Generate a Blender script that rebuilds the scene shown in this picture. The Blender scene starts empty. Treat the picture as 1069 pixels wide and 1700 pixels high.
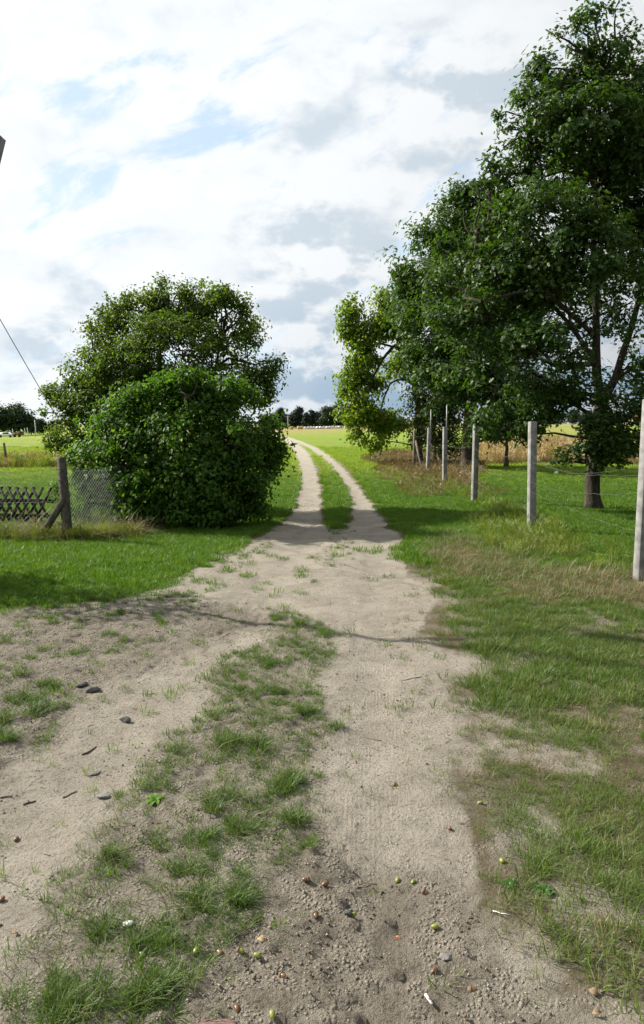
import bpy, math, random
import numpy as np
from mathutils import Vector, Matrix, Quaternion

# ------------------------------------------------------------------ camera, sky, sun, exposure
rng = np.random.default_rng(7)
random.seed(7)
sc = bpy.context.scene
COL = sc.collection
H_CAM = 1.75
F_PX, CX, CY, HOR = 1250.0, 534.5, 850.0, 704.0          # focal length and centre of the 1069 x 1700 photograph
PITCH = math.atan((CY - HOR) / F_PX)
cam_d = bpy.data.cameras.new('camera')
cam = bpy.data.objects.new('camera', cam_d)
COL.objects.link(cam)
cam.location = (0, 0, H_CAM)
cam.rotation_euler = (math.pi / 2 - PITCH, 0, 0)
cam_d.sensor_fit = 'VERTICAL'
cam_d.angle = 2 * math.atan(850.0 / F_PX)
cam_d.clip_start = 0.05
cam_d.clip_end = 9000
sc.camera = cam

SUN_EL = math.radians(34)
SUN_H = np.array([-0.904, 0.428])                         # horizontal direction towards the sun
SUN_DIR = Vector((SUN_H[0] * math.cos(SUN_EL), SUN_H[1] * math.cos(SUN_EL), math.sin(SUN_EL)))


def ray(px, py):
    dx, dy = (px - CX) / F_PX, (CY - py) / F_PX
    cp, sp = math.cos(PITCH), math.sin(PITCH)
    return Vector((dx, cp + dy * sp, -sp + dy * cp))


def G(px, py, z=0.0):
    """point of the flat ground seen at a pixel of the photograph"""
    r = ray(px, py)
    t = (z - H_CAM) / r.z
    return (r.x * t, r.y * t)


def W(px, py, depth):
    """point at a given distance (world y) seen at a pixel"""
    r = ray(px, py)
    t = depth / r.y
    return np.array((r.x * t, depth, H_CAM + r.z * t))


world = bpy.data.worlds.new('World')
sc.world = world
world.use_nodes = True


def build_world():
    nt = world.node_tree
    nt.nodes.clear()
    N, L = nt.nodes.new, nt.links.new

    def val(node, i, v):
        if isinstance(v, (int, float, tuple, list, Vector)):
            node.inputs[i].default_value = v
        else:
            L(v, node.inputs[i])

    def math_(op, a, b=0.0, c=0.0, clamp=False):
        n = N('ShaderNodeMath'); n.operation = op; n.use_clamp = clamp
        val(n, 0, a); val(n, 1, b); val(n, 2, c)
        return n.outputs[0]

    def vmath(op, a, b=(0, 0, 0)):
        n = N('ShaderNodeVectorMath'); n.operation = op
        val(n, 0, a); val(n, 1, b)
        return n.outputs['Value'] if op == 'DOT_PRODUCT' else n.outputs[0]

    def ramp(v, a, b, lo=0.0, hi=1.0):
        n = N('ShaderNodeMapRange'); n.interpolation_type = 'SMOOTHSTEP'; n.clamp = True
        val(n, 0, v); val(n, 1, a); val(n, 2, b); val(n, 3, lo); val(n, 4, hi)
        return n.outputs[0]

    def noise(v, scale, detail, rough=0.55, dist=0.0):
        n = N('ShaderNodeTexNoise')
        n.inputs['Scale'].default_value = scale; n.inputs['Detail'].default_value = detail
        n.inputs['Roughness'].default_value = rough; n.inputs['Distortion'].default_value = dist
        L(v, n.inputs['Vector'])
        return n

    def mix(f, a, b):
        n = N('ShaderNodeMix'); n.data_type = 'RGBA'
        val(n, 0, f); val(n, 6, a); val(n, 7, b)
        return n.outputs[2]

    tc = N('ShaderNodeTexCoord').outputs['Generated']
    d = vmath('NORMALIZE', tc)
    sky = N('ShaderNodeTexSky'); sky.sky_type = 'NISHITA'; sky.sun_disc = False
    sky.sun_elevation = SUN_EL
    sky.sun_rotation = math.atan2(SUN_DIR.x, SUN_DIR.y)
    sky.air_density = 1.0; sky.dust_density = 1.5; sky.ozone_density = 2.0
    sep = N('ShaderNodeSeparateXYZ'); L(d, sep.inputs[0])
    z = sep.outputs[2]
    # flat-bottomed, stretched cloud coordinates
    st = vmath('MULTIPLY', d, (1.0, 1.0, 2.4))
    warp = noise(st, 4.0, 6, 0.6)
    wv = vmath('SUBTRACT', warp.outputs['Color'], (0.5, 0.5, 0.5))
    sw = vmath('MULTIPLY', wv, (0.22, 0.10, 0.14))
    dw = vmath('NORMALIZE', vmath('ADD', d, sw))                                # wobbly direction for irregular cloud outlines
    # streaks leaning to the upper right
    rot = N('ShaderNodeVectorRotate'); rot.rotation_type = 'AXIS_ANGLE'
    L(d, rot.inputs['Vector']); rot.inputs['Axis'].default_value = (0, 1, 0); rot.inputs['Angle'].default_value = math.radians(24)
    sv = vmath('MULTIPLY', rot.outputs[0], (2.4, 2.4, 6.5))
    streak = noise(sv, 3.2, 10, 0.62, 0.25).outputs['Fac']
    big = noise(st, 2.2, 4, 0.5).outputs['Fac']

    def lobe(px, py, r, w):
        v = ray(px, py).normalized()
        dp = vmath('DOT_PRODUCT', dw, (v.x, v.y, v.z))
        return ramp(dp, math.cos(r * 1.25 / F_PX), math.cos(r * 0.1 / F_PX), 0.0, w)

    def lobes(lst):
        s = None
        for a in lst:
            o = lobe(*a)
            s = o if s is None else math_('ADD', s, o)
        return s
    blue = lobes([(275, 185, 80, .42), (85, 245, 85, .48), (350, 250, 70, .42), (20, 300, 60, .32), (150, 150, 70, .22), (420, 60, 70, .2), (345, 125, 60, .30), (640, 60, 60, .2)])
    grey = lobes([(760, 165, 110, .85), (690, 120, 70, .35), (860, 150, 60, .5), (470, 215, 40, .4), (630, 295, 50, .45), (440, 430, 80, .55), (570, 410, 80, .6),
                  (500, 365, 65, .5), (520, 500, 100, .5), (610, 470, 70, .4), (500, 590, 110, .4), (150, 490, 50, .4), (100, 560, 60, .5), (560, 150, 70, .35), (40, 600, 80, .35)])
    # clear gaps: where the streaky noise is thin and a gap is near
    clear = math_('ADD', math_('MULTIPLY', math_('SUBTRACT', streak, 0.5), 4.6), blue)
    clear = ramp(clear, 0.22, 1.10, 0.0, 0.72)
    gap_bg = ramp(big, 0.62, 0.75, 0.0, 0.35)
    clear = math_('MAXIMUM', clear, math_('MULTIPLY', gap_bg, ramp(streak, 0.5, 0.65)))
    cover = math_('SUBTRACT', 1.0, clear)
    # cloud light: bright near the sun, greyer away from it and in the thick parts
    sd = vmath('DOT_PRODUCT', d, tuple(SUN_DIR))
    lit = ramp(sd, -0.6, 0.7, 0.30, 1.06)
    # heaped clouds: light from the upper left, so the lower right of every heap is grey
    cv = vmath('MULTIPLY', d, (1.0, 1.0, 1.7))
    cu_a = noise(cv, 9.0, 9, 0.56, 0.1).outputs['Fac']
    cu_b = noise(vmath('ADD', cv, (-0.012, 0.0, 0.042)), 9.0, 9, 0.56, 0.1).outputs['Fac']
    heap = math_('SUBTRACT', cu_b, cu_a)
    pf = math_('SUBTRACT', cu_a, 0.5)
    g2 = math_('ADD', math_('MULTIPLY', grey, math_('ADD', 0.55, math_('ADD', math_('MULTIPLY', heap, 7.5), math_('MULTIPLY', pf, 2.5)))), math_('MULTIPLY', heap, 1.9))
    g2 = math_('ADD', g2, math_('MULTIPLY', math_('SUBTRACT', big, 0.5), 0.5))
    shade = ramp(g2, -0.15, 1.15, 0.0, 1.0)
    low = ramp(z, 0.015, 0.24, 1.0, 0.0)                    # distant cloud banks near the horizon
    lowsun = ramp(sd, 0.30, 0.66, 1.0, 0.12)
    bank = math_('MULTIPLY', math_('MULTIPLY', low, lowsun), ramp(math_('ADD', cu_a, math_('MULTIPLY', heap, -1.5)), 0.64, 0.36, 0.25, 1.0))
    white = (4.95, 5.1, 5.2, 1)
    grey_c = (3.35, 3.8, 4.2, 1)
    bank_c = (2.05, 2.8, 3.6, 1)
    c = mix(shade, white, grey_c)
    c = mix(bank, c, bank_c)
    cl = vmath('SCALE', c); cl.node.inputs['Scale'].default_value = 1.0
    L(lit, cl.node.inputs['Scale'])
    skyc = vmath('MULTIPLY', sky.outputs[0], (1.15, 1.15, 1.15))
    skyb = mix(0.7, skyc, (2.7, 3.9, 5.2, 1))
    out = mix(cover, skyb, cl)
    bg = N('ShaderNodeBackground'); bg.inputs['Strength'].default_value = 0.1
    L(out, bg.inputs['Color'])
    wo = N('ShaderNodeOutputWorld'); L(bg.outputs[0], wo.inputs['Surface'])


build_world()
sun_d = bpy.data.lights.new('sun', 'SUN')
sun_d.energy = 5.0
sun_d.angle = math.radians(0.6)
sun_d.color = (1.0, 0.94, 0.83)
sun = bpy.data.objects.new('sun', sun_d)
COL.objects.link(sun)
sun.rotation_euler = SUN_DIR.to_track_quat('Z', 'Y').to_euler()
sun.location = (-30, 15, 25)

sc.view_settings.view_transform = 'Standard'
sc.view_settings.look = 'None'
sc.view_settings.exposure = 0.95
sc.view_settings.gamma = 1.0
sc.view_settings.use_curve_mapping = False
sc.cycles.use_denoising = True
sc.cycles.max_bounces = 5
sc.cycles.diffuse_bounces = 3
sc.cycles.glossy_bounces = 2
sc.cycles.transmission_bounces = 3
sc.cycles.transparent_max_bounces = 8


# ------------------------------------------------------------------ helpers
def prop(o, label=None, cat=None, group=None, kind=None):
    if label: o['label'] = label
    if cat: o['category'] = cat
    if group: o['group'] = group
    if kind: o['kind'] = kind
    return o


def empty(name, loc, label, cat, group=None):
    o = bpy.data.objects.new(name, None)
    o.empty_display_size = 0.2
    COL.objects.link(o)
    o.location = loc
    return prop(o, label, cat, group)


def wloc(o):
    v = Vector((0, 0, 0))
    while o is not None:
        v = v + o.location
        o = o.parent
    return v


def mesh_np(name, V, Fc, mat, parent=None, smooth=False):
    """V (n,3), Fc (m,k) arrays (or a list of such arrays) -> one mesh object, given in world coordinates"""
    me = bpy.data.meshes.new(name)
    V = np.asarray(V, dtype=np.float64)
    if parent is not None:
        V = V - np.array(wloc(parent))
    fl = Fc if isinstance(Fc, list) else [Fc]
    fl = [np.asarray(f, dtype=np.int32) for f in fl if len(f)]
    me.vertices.add(len(V))
    me.vertices.foreach_set('co', V.astype(np.float32).ravel())
    li = np.concatenate([f.ravel() for f in fl])
    tot = np.concatenate([np.full(len(f), f.shape[1], np.int32) for f in fl])
    st = np.concatenate([[0], np.cumsum(tot)[:-1]]).astype(np.int32)
    me.loops.add(len(li)); me.loops.foreach_set('vertex_index', li)
    me.polygons.add(len(tot)); me.polygons.foreach_set('loop_start', st)
    me.polygons.foreach_set('loop_total', tot)
    if smooth:
        me.polygons.foreach_set('use_smooth', np.ones(len(tot), bool))
    me.update(calc_edges=True)
    me.validate()
    if mat: me.materials.append(mat)
    o = bpy.data.objects.new(name, me)
    COL.objects.link(o)
    o.parent = parent
    return o


class MB:
    def __init__(self):
        self.v, self.q, self.t, self.n = [], [], [], 0

    def add(self, V, quads=(), tris=()):
        self.v.append(np.asarray(V, float).reshape(-1, 3))
        if len(quads): self.q.append(np.asarray(quads, int) + self.n)
        if len(tris): self.t.append(np.asarray(tris, int) + self.n)
        self.n += len(self.v[-1])
        return self

    def box(self, c, s, rot=None, taper=1.0):
        x, y, z = np.array(s) / 2
        V = np.array([(-x, -y, -z), (x, -y, -z), (x, y, -z), (-x, y, -z), (-x * taper, -y * taper, z), (x * taper, -y * taper, z), (x * taper, y * taper, z), (-x * taper, y * taper, z)])
        if rot is not None: V = V @ np.array(rot).T
        return self.add(V + np.array(c), [(3, 2, 1, 0), (4, 5, 6, 7), (0, 1, 5, 4), (1, 2, 6, 5), (2, 3, 7, 6), (3, 0, 4, 7)])

    def bar(self, a, b, w, h):
        a, b = np.array(a, float), np.array(b, float)
        d = b - a; l = np.linalg.norm(d); d /= l
        up = np.array((0, 0, 1.)) if abs(d[2]) < .95 else np.array((0, 1., 0))
        s = np.cross(d, up); s /= np.linalg.norm(s); u = np.cross(s, d)
        R = np.stack([s, d, u], 1)
        return self.box((a + b) / 2, (w, l, h), R)

    def tube(self, P, R, n=6, cap=True):
        P = np.asarray(P, float); m = len(P)
        R = np.broadcast_to(np.asarray(R, float), (m,))
        T = np.gradient(P, axis=0); T /= np.linalg.norm(T, axis=1)[:, None] + 1e-9
        ref = np.array((0.31, 0.95, 0.05)) if abs(T[:, 2]).mean() > .6 else np.array((0.02, 0.05, 1.0))
        S = np.cross(T, ref); S /= np.linalg.norm(S, axis=1)[:, None] + 1e-9
        U = np.cross(S, T)
        a = np.arange(n) * 2 * math.pi / n
        V = P[:, None] + R[:, None, None] * (np.cos(a)[None, :, None] * S[:, None] + np.sin(a)[None, :, None] * U[:, None])
        i = np.arange(m - 1)[:, None] * n; j = np.arange(n)[None]; k = (j + 1) % n
        q = np.stack([i + j, i + n + j, i + n + k, i + k], -1).reshape(-1, 4)
        V = V.reshape(-1, 3); tr = []
        if cap:
            V = np.vstack([V, P[:1], P[-1:]])
            c0, c1 = m * n, m * n + 1
            tr = [(c0, jj, (jj + 1) % n) for jj in range(n)] + [(c1, (m - 1) * n + (jj + 1) % n, (m - 1) * n + jj) for jj in range(n)]
        return self.add(V, q, tr)

    def build(self, name, mat, parent=None, smooth=False):
        fl = []
        if self.q: fl.append(np.concatenate(self.q))
        if self.t: fl.append(np.concatenate(self.t))
        return mesh_np(name, np.concatenate(self.v), fl, mat, parent, smooth)


def hash2(ix, iy, s):
    h = (ix * 374761393 + iy * 668265263 + s * 974634533) & 0xFFFFFFFF
    h = ((h ^ (h >> 13)) * 1274126177) & 0xFFFFFFFF
    return ((h ^ (h >> 16)) & 0xFFFFFF) / float(0xFFFFFF)


def vnoise(x, y, s=0):
    x = np.asarray(x, float); y = np.asarray(y, float)
    ix, iy = np.floor(x).astype(np.int64), np.floor(y).astype(np.int64)
    fx, fy = x - ix, y - iy
    fx, fy = fx * fx * (3 - 2 * fx), fy * fy * (3 - 2 * fy)
    a, b = hash2(ix, iy, s), hash2(ix + 1, iy, s)
    c, d = hash2(ix, iy + 1, s), hash2(ix + 1, iy + 1, s)
    return (a * (1 - fx) + b * fx) * (1 - fy) + (c * (1 - fx) + d * fx) * fy


def fbm(x, y, s=0, o=4):
    t, amp, tot = 0, 1.0, 0
    for i in range(o):
        t = t + amp * vnoise(x * 2 ** i + 17.3 * i, y * 2 ** i - 9.1 * i, s + i); tot += amp; amp *= .5
    return t / tot


def inside(poly, X, Y):
    X = np.asarray(X, float); Y = np.asarray(Y, float)
    r = np.zeros(X.shape, bool)
    n = len(poly)
    for i in range(n):
        x1, y1 = poly[i]; x2, y2 = poly[(i + 1) % n]
        if y1 == y2: continue
        c = ((y1 > Y) != (y2 > Y)) & (X < (x2 - x1) * (Y - y1) / (y2 - y1) + x1)
        r ^= c
    return r


def sstep(a, b, x):
    t = np.clip((x - a) / (b - a), 0, 1)
    return t * t * (3 - 2 * t)


# ------------------------------------------------------------------ where things lie on the ground
def GP(lst): return [G(*p) for p in lst]


L_RUT_L = [(440, 890), (476, 872), (494, 836), (503, 801), (500, 775), (491, 752), (477, 735), (468, 727), (452, 721), (430, 717)]
L_RUT_R = [(540, 880), (533, 836), (531, 801), (525, 775), (513, 752), (494, 735), (479, 727.5), (456, 721.4), (430, 717.3)]
R_RUT_L = [(584, 880), (588, 836), (578, 808), (557, 780), (535, 758), (515, 744), (491, 732), (474, 725), (452, 720.5), (430, 716.6)]
R_RUT_R = [(664, 900), (638, 866), (616, 836), (596, 808), (575, 780), (549, 758), (528, 744), (501, 732.6), (480, 725.4), (456, 720.7), (430, 716.7)]
SAND = GP([(-900, 1010), (0, 1012), (130, 1005), (240, 985), (300, 955), (340, 930), (400, 912)] + L_RUT_L + R_RUT_R[::-1] +
          [(682, 940), (700, 962), (738, 1000), (705, 1050), (742, 1100), (757, 1200), (768, 1300), (788, 1400), (800, 1480), (826, 1560), (856, 1640), (915, 1800), (1000, 2400), (-1500, 2400)])
MEDIAN = GP(L_RUT_R + R_RUT_L[::-1])
CENTRE = GP([(455, 1008), (492, 1012), (560, 1055), (562, 1080), (532, 1130), (545, 1190), (520, 1250), (545, 1290), (515, 1345), (505, 1400), (440, 1450), (420, 1520), (330, 1600), (285, 1700), (250, 2000), (-250, 2000), (-20, 1650), (70, 1500), (150, 1400), (225, 1310), (262, 1250), (325, 1190), (375, 1100), (425, 1045)])
LEFT_T = GP([(-900, 1015), (0, 1010), (240, 985), (330, 975), (260, 1060), (190, 1110), (120, 1170), (70, 1240), (0, 1290), (-900, 1500)])
LOAM = GP([(560, 1420), (480, 1380), (420, 1400), (330, 1480), (250, 1560), (100, 1640), (0, 1720), (0, 2200), (980, 2200), (860, 1640), (800, 1480), (720, 1440)])
LOAM_L = GP([(-900, 1020), (0, 1015), (240, 992), (420, 1000), (440, 1030), (330, 1075), (240, 1110), (150, 1180), (100, 1230), (-200, 1400), (-900, 1500)])
DRYP = GP([(700, 880), (770, 900), (860, 935), (960, 955), (1069, 950), (1500, 960), (1500, 1020), (1069, 1010), (960, 1000), (880, 1000), (800, 970), (740, 950)])
YGRASS = GP([(770, 868), (830, 850), (880, 852), (930, 880), (950, 930), (860, 930), (790, 905)])
REDW = GP([(600, 764), (640, 752), (700, 748), (760, 752), (800, 760), (800, 785), (770, 805), (745, 815), (725, 800), (690, 790), (650, 778)])
TANB = GP([(790, 742), (900, 736), (1069, 732), (1400, 728), (1400, 760), (1069, 772), (900, 770), (800, 772)])
RUT_MAIN = GP([(655, 1800), (640, 1600), (630, 1450), (625, 1300), (625, 1150), (625, 1000), (622, 930), (618, 880)])
RUT_SIDE = GP([(-300, 1620), (0, 1400), (160, 1270), (300, 1130), (400, 1040), (470, 950), (505, 880)])
BARE_R = [G(*p) + (r,) for *p, r in [(722, 975, .22), (770, 1000, .14), (800, 1100, .22), (735, 1110, .16), (880, 1095, .15), (980, 1140, .14), (750, 1170, .12), (870, 1580, .12), (960, 1480, .09), (900, 1640, .13), (775, 1250, .10), (1010, 1560, .09), (830, 1200, .1)]]


def lateral(curve, X, Y):
    c = np.array(curve)
    xs = np.interp(Y, c[np.argsort(c[:, 1]), 1], c[np.argsort(c[:, 1]), 0])
    return X - xs


def warped(x, y, k=1.0):
    a = k * np.clip(0.035 * y, 0.03, 0.30) * np.interp(y, [9, 13, 30], [1, .5, .35])
    wx = x + a * (fbm(x * 2.2, y * 2.2, 11, 4) - .5) * 2.2
    wy = y + a * (fbm(x * 2.2, y * 2.2, 23, 4) - .5) * 2.2
    return wx, wy


def bare_mask(x, y):
    wx, wy = warped(x, y)
    m = inside(SAND, wx, wy).astype(float)
    md = inside(MEDIAN, wx, wy)
    fade = sstep(14.5, 10.5, y) * 1.0
    m = np.where(md, m * np.clip(fade * 1.2 - .1, 0, 1), m)
    for bx, by, r in BARE_R:
        d = np.hypot(wx - bx, (wy - by) * .8) * (.45 + 1.1 * fbm(x * 5, y * 5, 131, 3))
        m = np.maximum(m, sstep(r * 1.1, r * .5, d))
    return m


def loam_mask(x, y):
    t = 0
    for k in range(7):
        r = .10 + .02 * y
        wx, wy = warped(x + r * math.cos(k * 2.4) * (k + 1) / 7, y + r * 1.5 * math.sin(k * 2.4) * (k + 1) / 7, 1.6)
        t = t + np.maximum.reduce([inside(LOAM, wx, wy) * .95, inside(LOAM_L, wx, wy) * .75, inside(CENTRE, wx, wy) * .7])
    return t / 7 * (.55 + .95 * (fbm(x * 2.5, y * 2.5, 77, 3)))


def terrain(x, y):
    x = np.asarray(x, float); y = np.asarray(y, float)
    a = np.clip(x / np.maximum(y, 1.0), -.6, .6)
    return 4.6 * a * sstep(60, 220, y)


def relief(x, y, loam, bare):
    """small unevenness near the camera"""
    near = sstep(30, 6, y) * sstep(14, 6, np.abs(x))
    z = (fbm(x * .9, y * .9, 41, 3) - .5) * .06
    z = z + (fbm(x * 5, y * 5, 42, 3) - .5) * .011
    lumps = fbm(x * 22, y * 22, 43, 3)
    z = z + bare * (lumps - .5) * (.012 + .034 * loam) + bare * (.25 + loam) * sstep(.55, .85, vnoise(x * 21, y * 21, 48)) * .012 - bare * sstep(.6, .9, vnoise(x * 7, y * 5, 50)) * .010
    u = lateral(RUT_MAIN, x, y)
    prof = np.exp(-(u / .17) ** 2)
    z = z - .022 * prof * bare
    z = z + bare * np.exp(-((np.abs(u) - .07) / .05) ** 2) * .0014 * np.sin(u * 2 * math.pi / .034) * sstep(.35, .7, vnoise(x * 2, y * .8, 49))
    u2 = lateral(RUT_SIDE, x, y)
    z = z - .03 * np.exp(-(u2 / .3) ** 2) * bare
    return z * near


def ground_z(x, y):
    x = np.atleast_1d(np.asarray(x, float)); y = np.atleast_1d(np.asarray(y, float))
    b, l = bare_mask(x, y), loam_mask(x, y)
    return terrain(x, y) + relief(x, y, l, b)


# ------------------------------------------------------------------ materials
class Mat:
    def __init__(self, name):
        self.m = bpy.data.materials.new(name); self.m.use_nodes = True
        self.nt = self.m.node_tree
        self.b = self.nt.nodes['Principled BSDF']
        self.out = self.nt.nodes['Material Output']

    def n(self, t, **kw):
        x = self.nt.nodes.new(t)
        for k, v in kw.items(): setattr(x, k, v)
        return x

    def put(self, node, i, v):
        if isinstance(v, bpy.types.NodeSocket): self.nt.links.new(v, node.inputs[i])
        else: node.inputs[i].default_value = v

    def pos(self): return self.n('ShaderNodeNewGeometry').outputs['Position']

    def obj(self): return self.n('ShaderNodeTexCoord').outputs['Object']

    def noise(self, vec, scale, detail=5, rough=.55, dist=0):
        x = self.n('ShaderNodeTexNoise')
        self.put(x, 'Vector', vec); self.put(x, 'Scale', scale); self.put(x, 'Detail', detail); self.put(x, 'Roughness', rough); self.put(x, 'Distortion', dist)
        return x.outputs['Fac']

    def rng(self, v, a, b, lo=0., hi=1.):
        x = self.n('ShaderNodeMapRange', interpolation_type='SMOOTHSTEP')
        for i, q in enumerate((v, a, b, lo, hi)): self.put(x, i, q)
        return x.outputs[0]

    def mix(self, f, a, b):
        x = self.n('ShaderNodeMix', data_type='RGBA')
        for i, q in ((0, f), (6, a), (7, b)):
            self.put(x, i, (*q, 1) if isinstance(q, tuple) and len(q) == 3 else q)
        return x.outputs[2]

    def math(self, op, a, b=0., clamp=False):
        x = self.n('ShaderNodeMath', operation=op, use_clamp=clamp)
        self.put(x, 0, a); self.put(x, 1, b)
        return x.outputs[0]

    def vmul(self, v, s):
        x = self.n('ShaderNodeVectorMath', operation='MULTIPLY'); self.put(x, 0, v); self.put(x, 1, s)
        return x.outputs[0]

    def attr(self, name):
        x = self.n('ShaderNodeAttribute', attribute_name=name)
        return x.outputs['Fac']

    def bump(self, h, strength, dist):
        x = self.n('ShaderNodeBump'); self.put(x, 'Height', h); self.put(x, 'Strength', strength); self.put(x, 'Distance', dist)
        self.nt.links.new(x.outputs[0], self.b.inputs['Normal'])
        return x

    def set(self, **kw):
        for k, v in kw.items():
            k = {'color': 'Base Color', 'rough': 'Roughness', 'metal': 'Metallic', 'spec': 'Specular IOR Level'}[k]
            self.put(self.b, k, (*v, 1) if isinstance(v, tuple) and len(v) == 3 else v)
        return self


def simple(name, c1, c2, scale=8., rough=.8, bump=.3, metal=0., spec=.3, bdist=.01, stretch=(1, 1, 1)):
    M = Mat(name)
    p = M.vmul(M.obj(), stretch)
    f = M.noise(p, scale, 6, .6)
    M.set(color=M.mix(M.rng(f, .3, .7), c1, c2), rough=rough, metal=metal, spec=spec)
    M.bump(M.noise(p, scale * 4, 5, .6), bump, bdist)
    return M.m


def leaf_mat(name, c1, c2, c3, trans=.3, rough=.42, spec=.45, tcol=(1.6, 1.5, .5)):
    """leaves: three tones picked leaf by leaf, light shining through"""
    M = Mat(name)
    r = M.n('ShaderNodeNewGeometry').outputs['Random Per Island']
    big = M.noise(M.pos(), .9, 3)
    c = M.mix(M.rng(r, .0, .9), c1, c2)
    c = M.mix(M.math('MULTIPLY', M.rng(r, .75, 1.), M.rng(big, .35, .65)), c, c3)
    c = M.mix(M.rng(big, .3, .7, 0, .4), c, c1)
    M.set(color=c, rough=rough, spec=spec)
    t = M.n('ShaderNodeBsdfTranslucent')
    M.put(t, 0, M.vmul(c, tcol))
    mx = M.n('ShaderNodeMixShader'); M.put(mx, 0, trans)
    M.nt.links.new(M.b.outputs[0], mx.inputs[1]); M.nt.links.new(t.outputs[0], mx.inputs[2])
    M.nt.links.new(mx.outputs[0], M.out.inputs['Surface'])
    return M.m


def grass_mat(name, c1, c2, dry, dry_amt, trans=.3, nscale=1.2):
    M = Mat(name)
    r = M.n('ShaderNodeNewGeometry').outputs['Random Per Island']
    ir = M.n('ShaderNodeObjectInfo').outputs['Random']
    big = M.noise(M.pos(), nscale, 4, .6)
    c = M.mix(M.rng(M.math('ADD', M.math('MULTIPLY', r, .5), M.math('MULTIPLY', ir, .5)), .15, .85), c1, c2)
    d = M.math('ADD', M.math('MULTIPLY', r, .6), M.math('MULTIPLY', big, .9))
    c = M.mix(M.rng(d, 1.25 - dry_amt, 1.5 - dry_amt), c, dry)
    M.set(color=c, rough=.5, spec=.3)
    t = M.n('ShaderNodeBsdfTranslucent')
    M.put(t, 0, M.vmul(c, (1.5, 1.5, .7)))
    mx = M.n('ShaderNodeMixShader'); M.put(mx, 0, trans)
    M.nt.links.new(M.b.outputs[0], mx.inputs[1]); M.nt.links.new(t.outputs[0], mx.inputs[2])
    M.nt.links.new(mx.outputs[0], M.out.inputs['Surface'])
    return M.m


def ground_material():
    M = Mat('ground')
    p = M.pos()
    bare, loam, dry, far, tan = (M.attr(k) for k in ('bare', 'loam', 'dry', 'far', 'tan'))
    n_mid = M.noise(p, 6, 6, .62); n_fine = M.noise(p, 55, 6, .7); n_grit = M.noise(p, 220, 3, .6)
    n_drift = M.noise(p, 2.2, 5, .65, .5)
    sand = M.mix(M.rng(n_mid, .3, .72), (.352, .315, .258), (.445, .402, .334))
    sand = M.mix(M.rng(n_drift, .40, .68), sand, (.495, .448, .376))
    sand = M.mix(M.rng(n_fine, .49, .64, 0, .55), sand, (.135, .114, .088))
    sand = M.mix(M.rng(n_grit, .58, .7, 0, .6), sand, (.42, .38, .31))
    lo = M.mix(M.rng(n_mid, .35, .65), (.232, .203, .163), (.350, .312, .256))
    lo = M.mix(M.rng(n_fine, .48, .62, 0, .6), lo, (.095, .081, .064))
    lo = M.mix(M.rng(n_grit, .58, .7, 0, .5), lo, (.28, .245, .19))
    lm = M.rng(M.math('ADD', loam, M.math('MULTIPLY', M.math('SUBTRACT', n_mid, .5), .9)), .15, .95)
    dirt = M.mix(lm, sand, lo)
    # soil with moss and thatch under the grass
    sod = M.mix(M.rng(n_mid, .35, .65), (.125, .115, .064), (.180, .160, .102))
    sod = M.mix(M.rng(n_fine, .45, .7), sod, (.265, .225, .155))
    dried = M.mix(M.rng(n_fine, .4, .65), (.19, .135, .08), (.10, .07, .042))
    sod = M.mix(dry, sod, dried)
    fld = M.mix(M.rng(M.noise(M.vmul(p, (.05, .16, 1)), 1.0, 6, .6), .35, .65), (.165, .245, .030), (.225, .285, .044))
    fld = M.mix(M.rng(M.noise(p, 1.6, 5, .7), .5, .75, 0, .5), fld, (.10, .145, .026))
    fld = M.mix(tan, fld, M.mix(M.rng(n_mid, .3, .7), (.30, .225, .11), (.24, .20, .075)))
    base = M.mix(far, sod, fld)
    e = M.math('ADD', bare, M.math('ADD', M.math('MULTIPLY', M.math('SUBTRACT', n_fine, .5), .7), M.math('MULTIPLY', M.math('SUBTRACT', n_mid, .5), .7)))
    M.set(color=M.mix(M.rng(e, .2, .75), base, dirt), rough=.95, spec=.12)
    h = M.math('ADD', M.math('MULTIPLY', n_fine, 1.0), M.math('MULTIPLY', n_grit, .35))
    # tyre tread in the wheel track
    u = M.attr('track'); sy = M.n('ShaderNodeSeparateXYZ'); M.put(sy, 0, p)
    wv = M.math('SINE', M.math('MULTIPLY', u, 2 * math.pi / .021))
    cr = M.math('SINE', M.math('MULTIPLY', sy.outputs[1], 2 * math.pi / .045))
    tm = M.math('MULTIPLY', M.math('LESS_THAN', M.math('ABSOLUTE', u), .17), M.rng(M.noise(p, 2.5, 3), .42, .6))
    h = M.math('ADD', h, M.math('MULTIPLY', M.math('MULTIPLY', tm, bare), M.math('ADD', M.math('MULTIPLY', wv, .045), M.math('MULTIPLY', cr, .025))))
    vo = M.n('ShaderNodeTexVoronoi', feature='F1'); M.put(vo, 'Vector', p); M.put(vo, 'Scale', 60.); M.put(vo, 'Randomness', 1.)
    clod = M.math('MULTIPLY', M.math('MULTIPLY', M.rng(vo.outputs['Distance'], .55, .1), M.math('ADD', .25, lm)), M.rng(n_mid, .42, .62))
    h = M.math('ADD', h, M.math('MULTIPLY', clod, .8))
    M.bump(h, 1.0, .05)
    return M.m


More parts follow.
